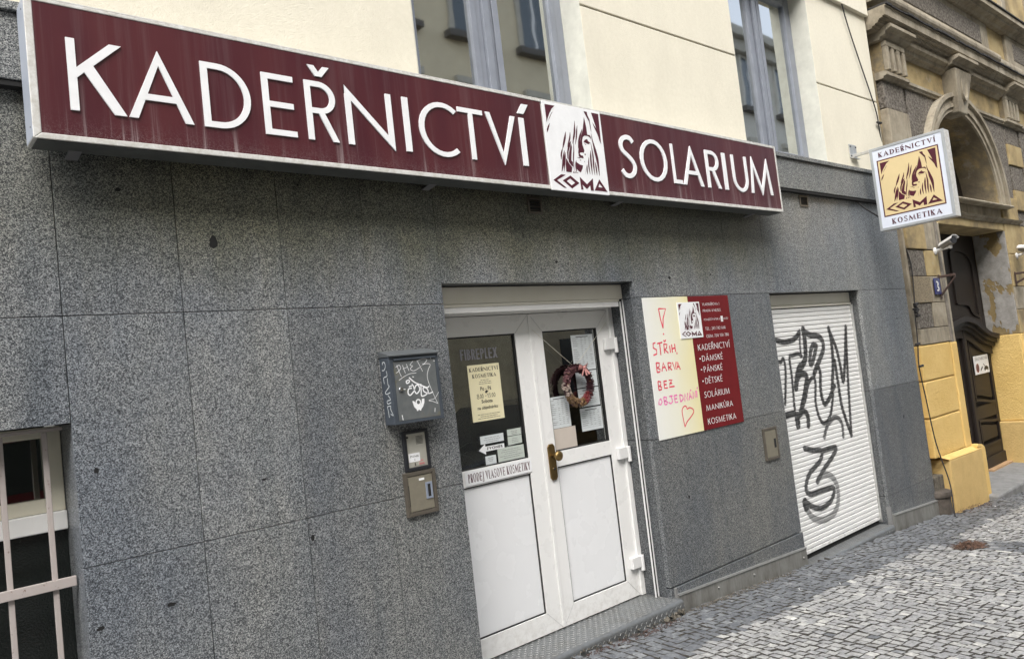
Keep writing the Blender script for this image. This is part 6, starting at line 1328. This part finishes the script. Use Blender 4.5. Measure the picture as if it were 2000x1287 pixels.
twigs('leaf_litter', 'crumbs of dirt and moss along the sheet metal skirting', 4.15, -.055, .62, .028, 420, 'concrete_dirty', (.006, .02), .008, 4)
twigs('leaf_litter', 'reddish brown crumbs in front of the checker plate step', 3.05, -.115, .42, .035, 260, 'rust', (.006, .02), .008, 5)
twigs('paper_scraps', 'a few white paper scraps scattered on the pavement', 6.3, -.5, 2.4, .4, 14, 'white_metal', (.012, .03), .004, 6)
# ------------------------------------------------------------------ across the street (seen only as reflections)
def house(name, lab, x0, x1, zt, mat, arched=False):
    hb = thing(name, lab, 'building', ((x0+x1)/2, -12.2, -.3)); Y0 = -12.0
    MB().box(x0, x1, Y0-8, Y0, 3.6, zt).build('wall', mat, hb); MB().box(x0, x1, Y0-8, Y0+.06, -1.8, 3.58).build('ground_floor_wall', 'opposite_base', hb)
    MB().box(x0, x1, Y0-8, Y0+.55, zt, zt+.35).build('cornice', 'opposite_trim', hb); MB().box(x0, x1, Y0-8, Y0+.3, zt-.45, zt-.002).build('cornice', 'opposite_trim', hb); MB().box(x0, x1, Y0, Y0+.14, 3.58, 3.8).build('string_course', 'opposite_trim', hb)
    for z in (4.0, 7.1, 10.6):
        if z+2.2 > zt: continue
        x = x0+.9
        while x + 1.2 < x1:
            w = MB(); w.ring([(x-.16, z-.1), (x+1.16, z-.1), (x+1.16, z+2.0), (x-.16, z+2.0)], [(x, z), (x+1, z), (x+1, z+1.85), (x, z+1.85)], lambda u, v, n=0: (u, Y0+n, v), .0, .07)
            wo = w.build('window', 'opposite_trim' if not arched else 'opposite_pale', hb)
            MB().box(x, x+1, Y0+.001, Y0+.012, z, z+1.85).build('pane', 'window_sky_tint', wo); MB().box(x+.46, x+.54, Y0+.012, Y0+.04, z, z+1.85).build('mullion', 'acrylic_white', wo)
            MB().box(x-.3, x+1.3, Y0, Y0+.26, z-.28, z-.102).build('sill', 'opposite_sill', wo); MB().box(x-.2, x+1.2, Y0, Y0+.16, z+2.002, z+2.2).build('lintel', 'opposite_trim', wo)
            x += 2.45
    x = x0+.6
    while x+1.8 < x1: MB().box(x, x+1.1, Y0+.061, Y0+.08, -.2, 2.3).build('ground_floor_opening', 'car_paint', hb); x += 5.1
house('town_house', 'cream town house across the street left of the shop front', -16, 4.2, 13.5, 'opposite_wall'); house('town_house', 'ochre cream town house facing the shop across the street', 4.22, 20.5, 14.8, 'opposite_wall'); house('town_house', 'pale ornate town house across the street beyond the portal', 20.52, 42, 13.0, 'opposite_pale', True)
house('town_house', 'tall cream town house far left across the street', -34, -16.02, 12.0, 'opposite_pale')
def car(lab, xc, yc, mat):
    T = thing('parked_car', lab, 'car', (xc, yc, gz(xc)-.15), 'cars parked across the street'); zb = gz(xc)-.15
    prof = [(-2.1, .30), (-2.15, .62), (-1.95, .80), (-1.05, .93), (-.45, 1.42), (.75, 1.46), (1.45, 1.0), (2.0, .92), (2.12, .60), (2.1, .30)]
    mb = MB(); F2 = lambda u, v, n=0: (xc+u, yc-n, zb+v); mb.prism(prof, F2, -.85, .85); mb.build('body', mat, T, bevel=.09)
    for s_ in (-1, 1):
        MB().prism([(-.92, .97), (-.40, 1.36), (.70, 1.40), (1.22, 1.02)], F2, s_*.852, s_*.858).build('side_window', 'glass_textured', T)
        for wx in (-1.32, 1.32): MB().lathe([(.14, -.10), (.31, -.10), (.32, .10), (.14, .10)], (xc+wx, yc+s_*.78, zb+.32), 'y', 20).build('wheel', 'tyre', T)
    for s_ in (-.6, .6): MB().box(xc-2.16, xc-2.10, yc+s_-.15, yc+s_+.15, zb+.62, zb+.74).build('headlight', 'acrylic_white', T, bevel=.01)
car('black estate car parked at the kerb facing the shop door', 6.7, -4.3, 'car_paint'); car('dark red car parked at the kerb left of the black one', .7, -4.3, 'car_red'); car('black car parked across the road', 2.5, -8.6, 'car_paint')
for o in list(bpy.data.objects):
    if o.name.startswith('parked_car') and o.type == 'EMPTY': o['group'] = 'cars parked in the street'
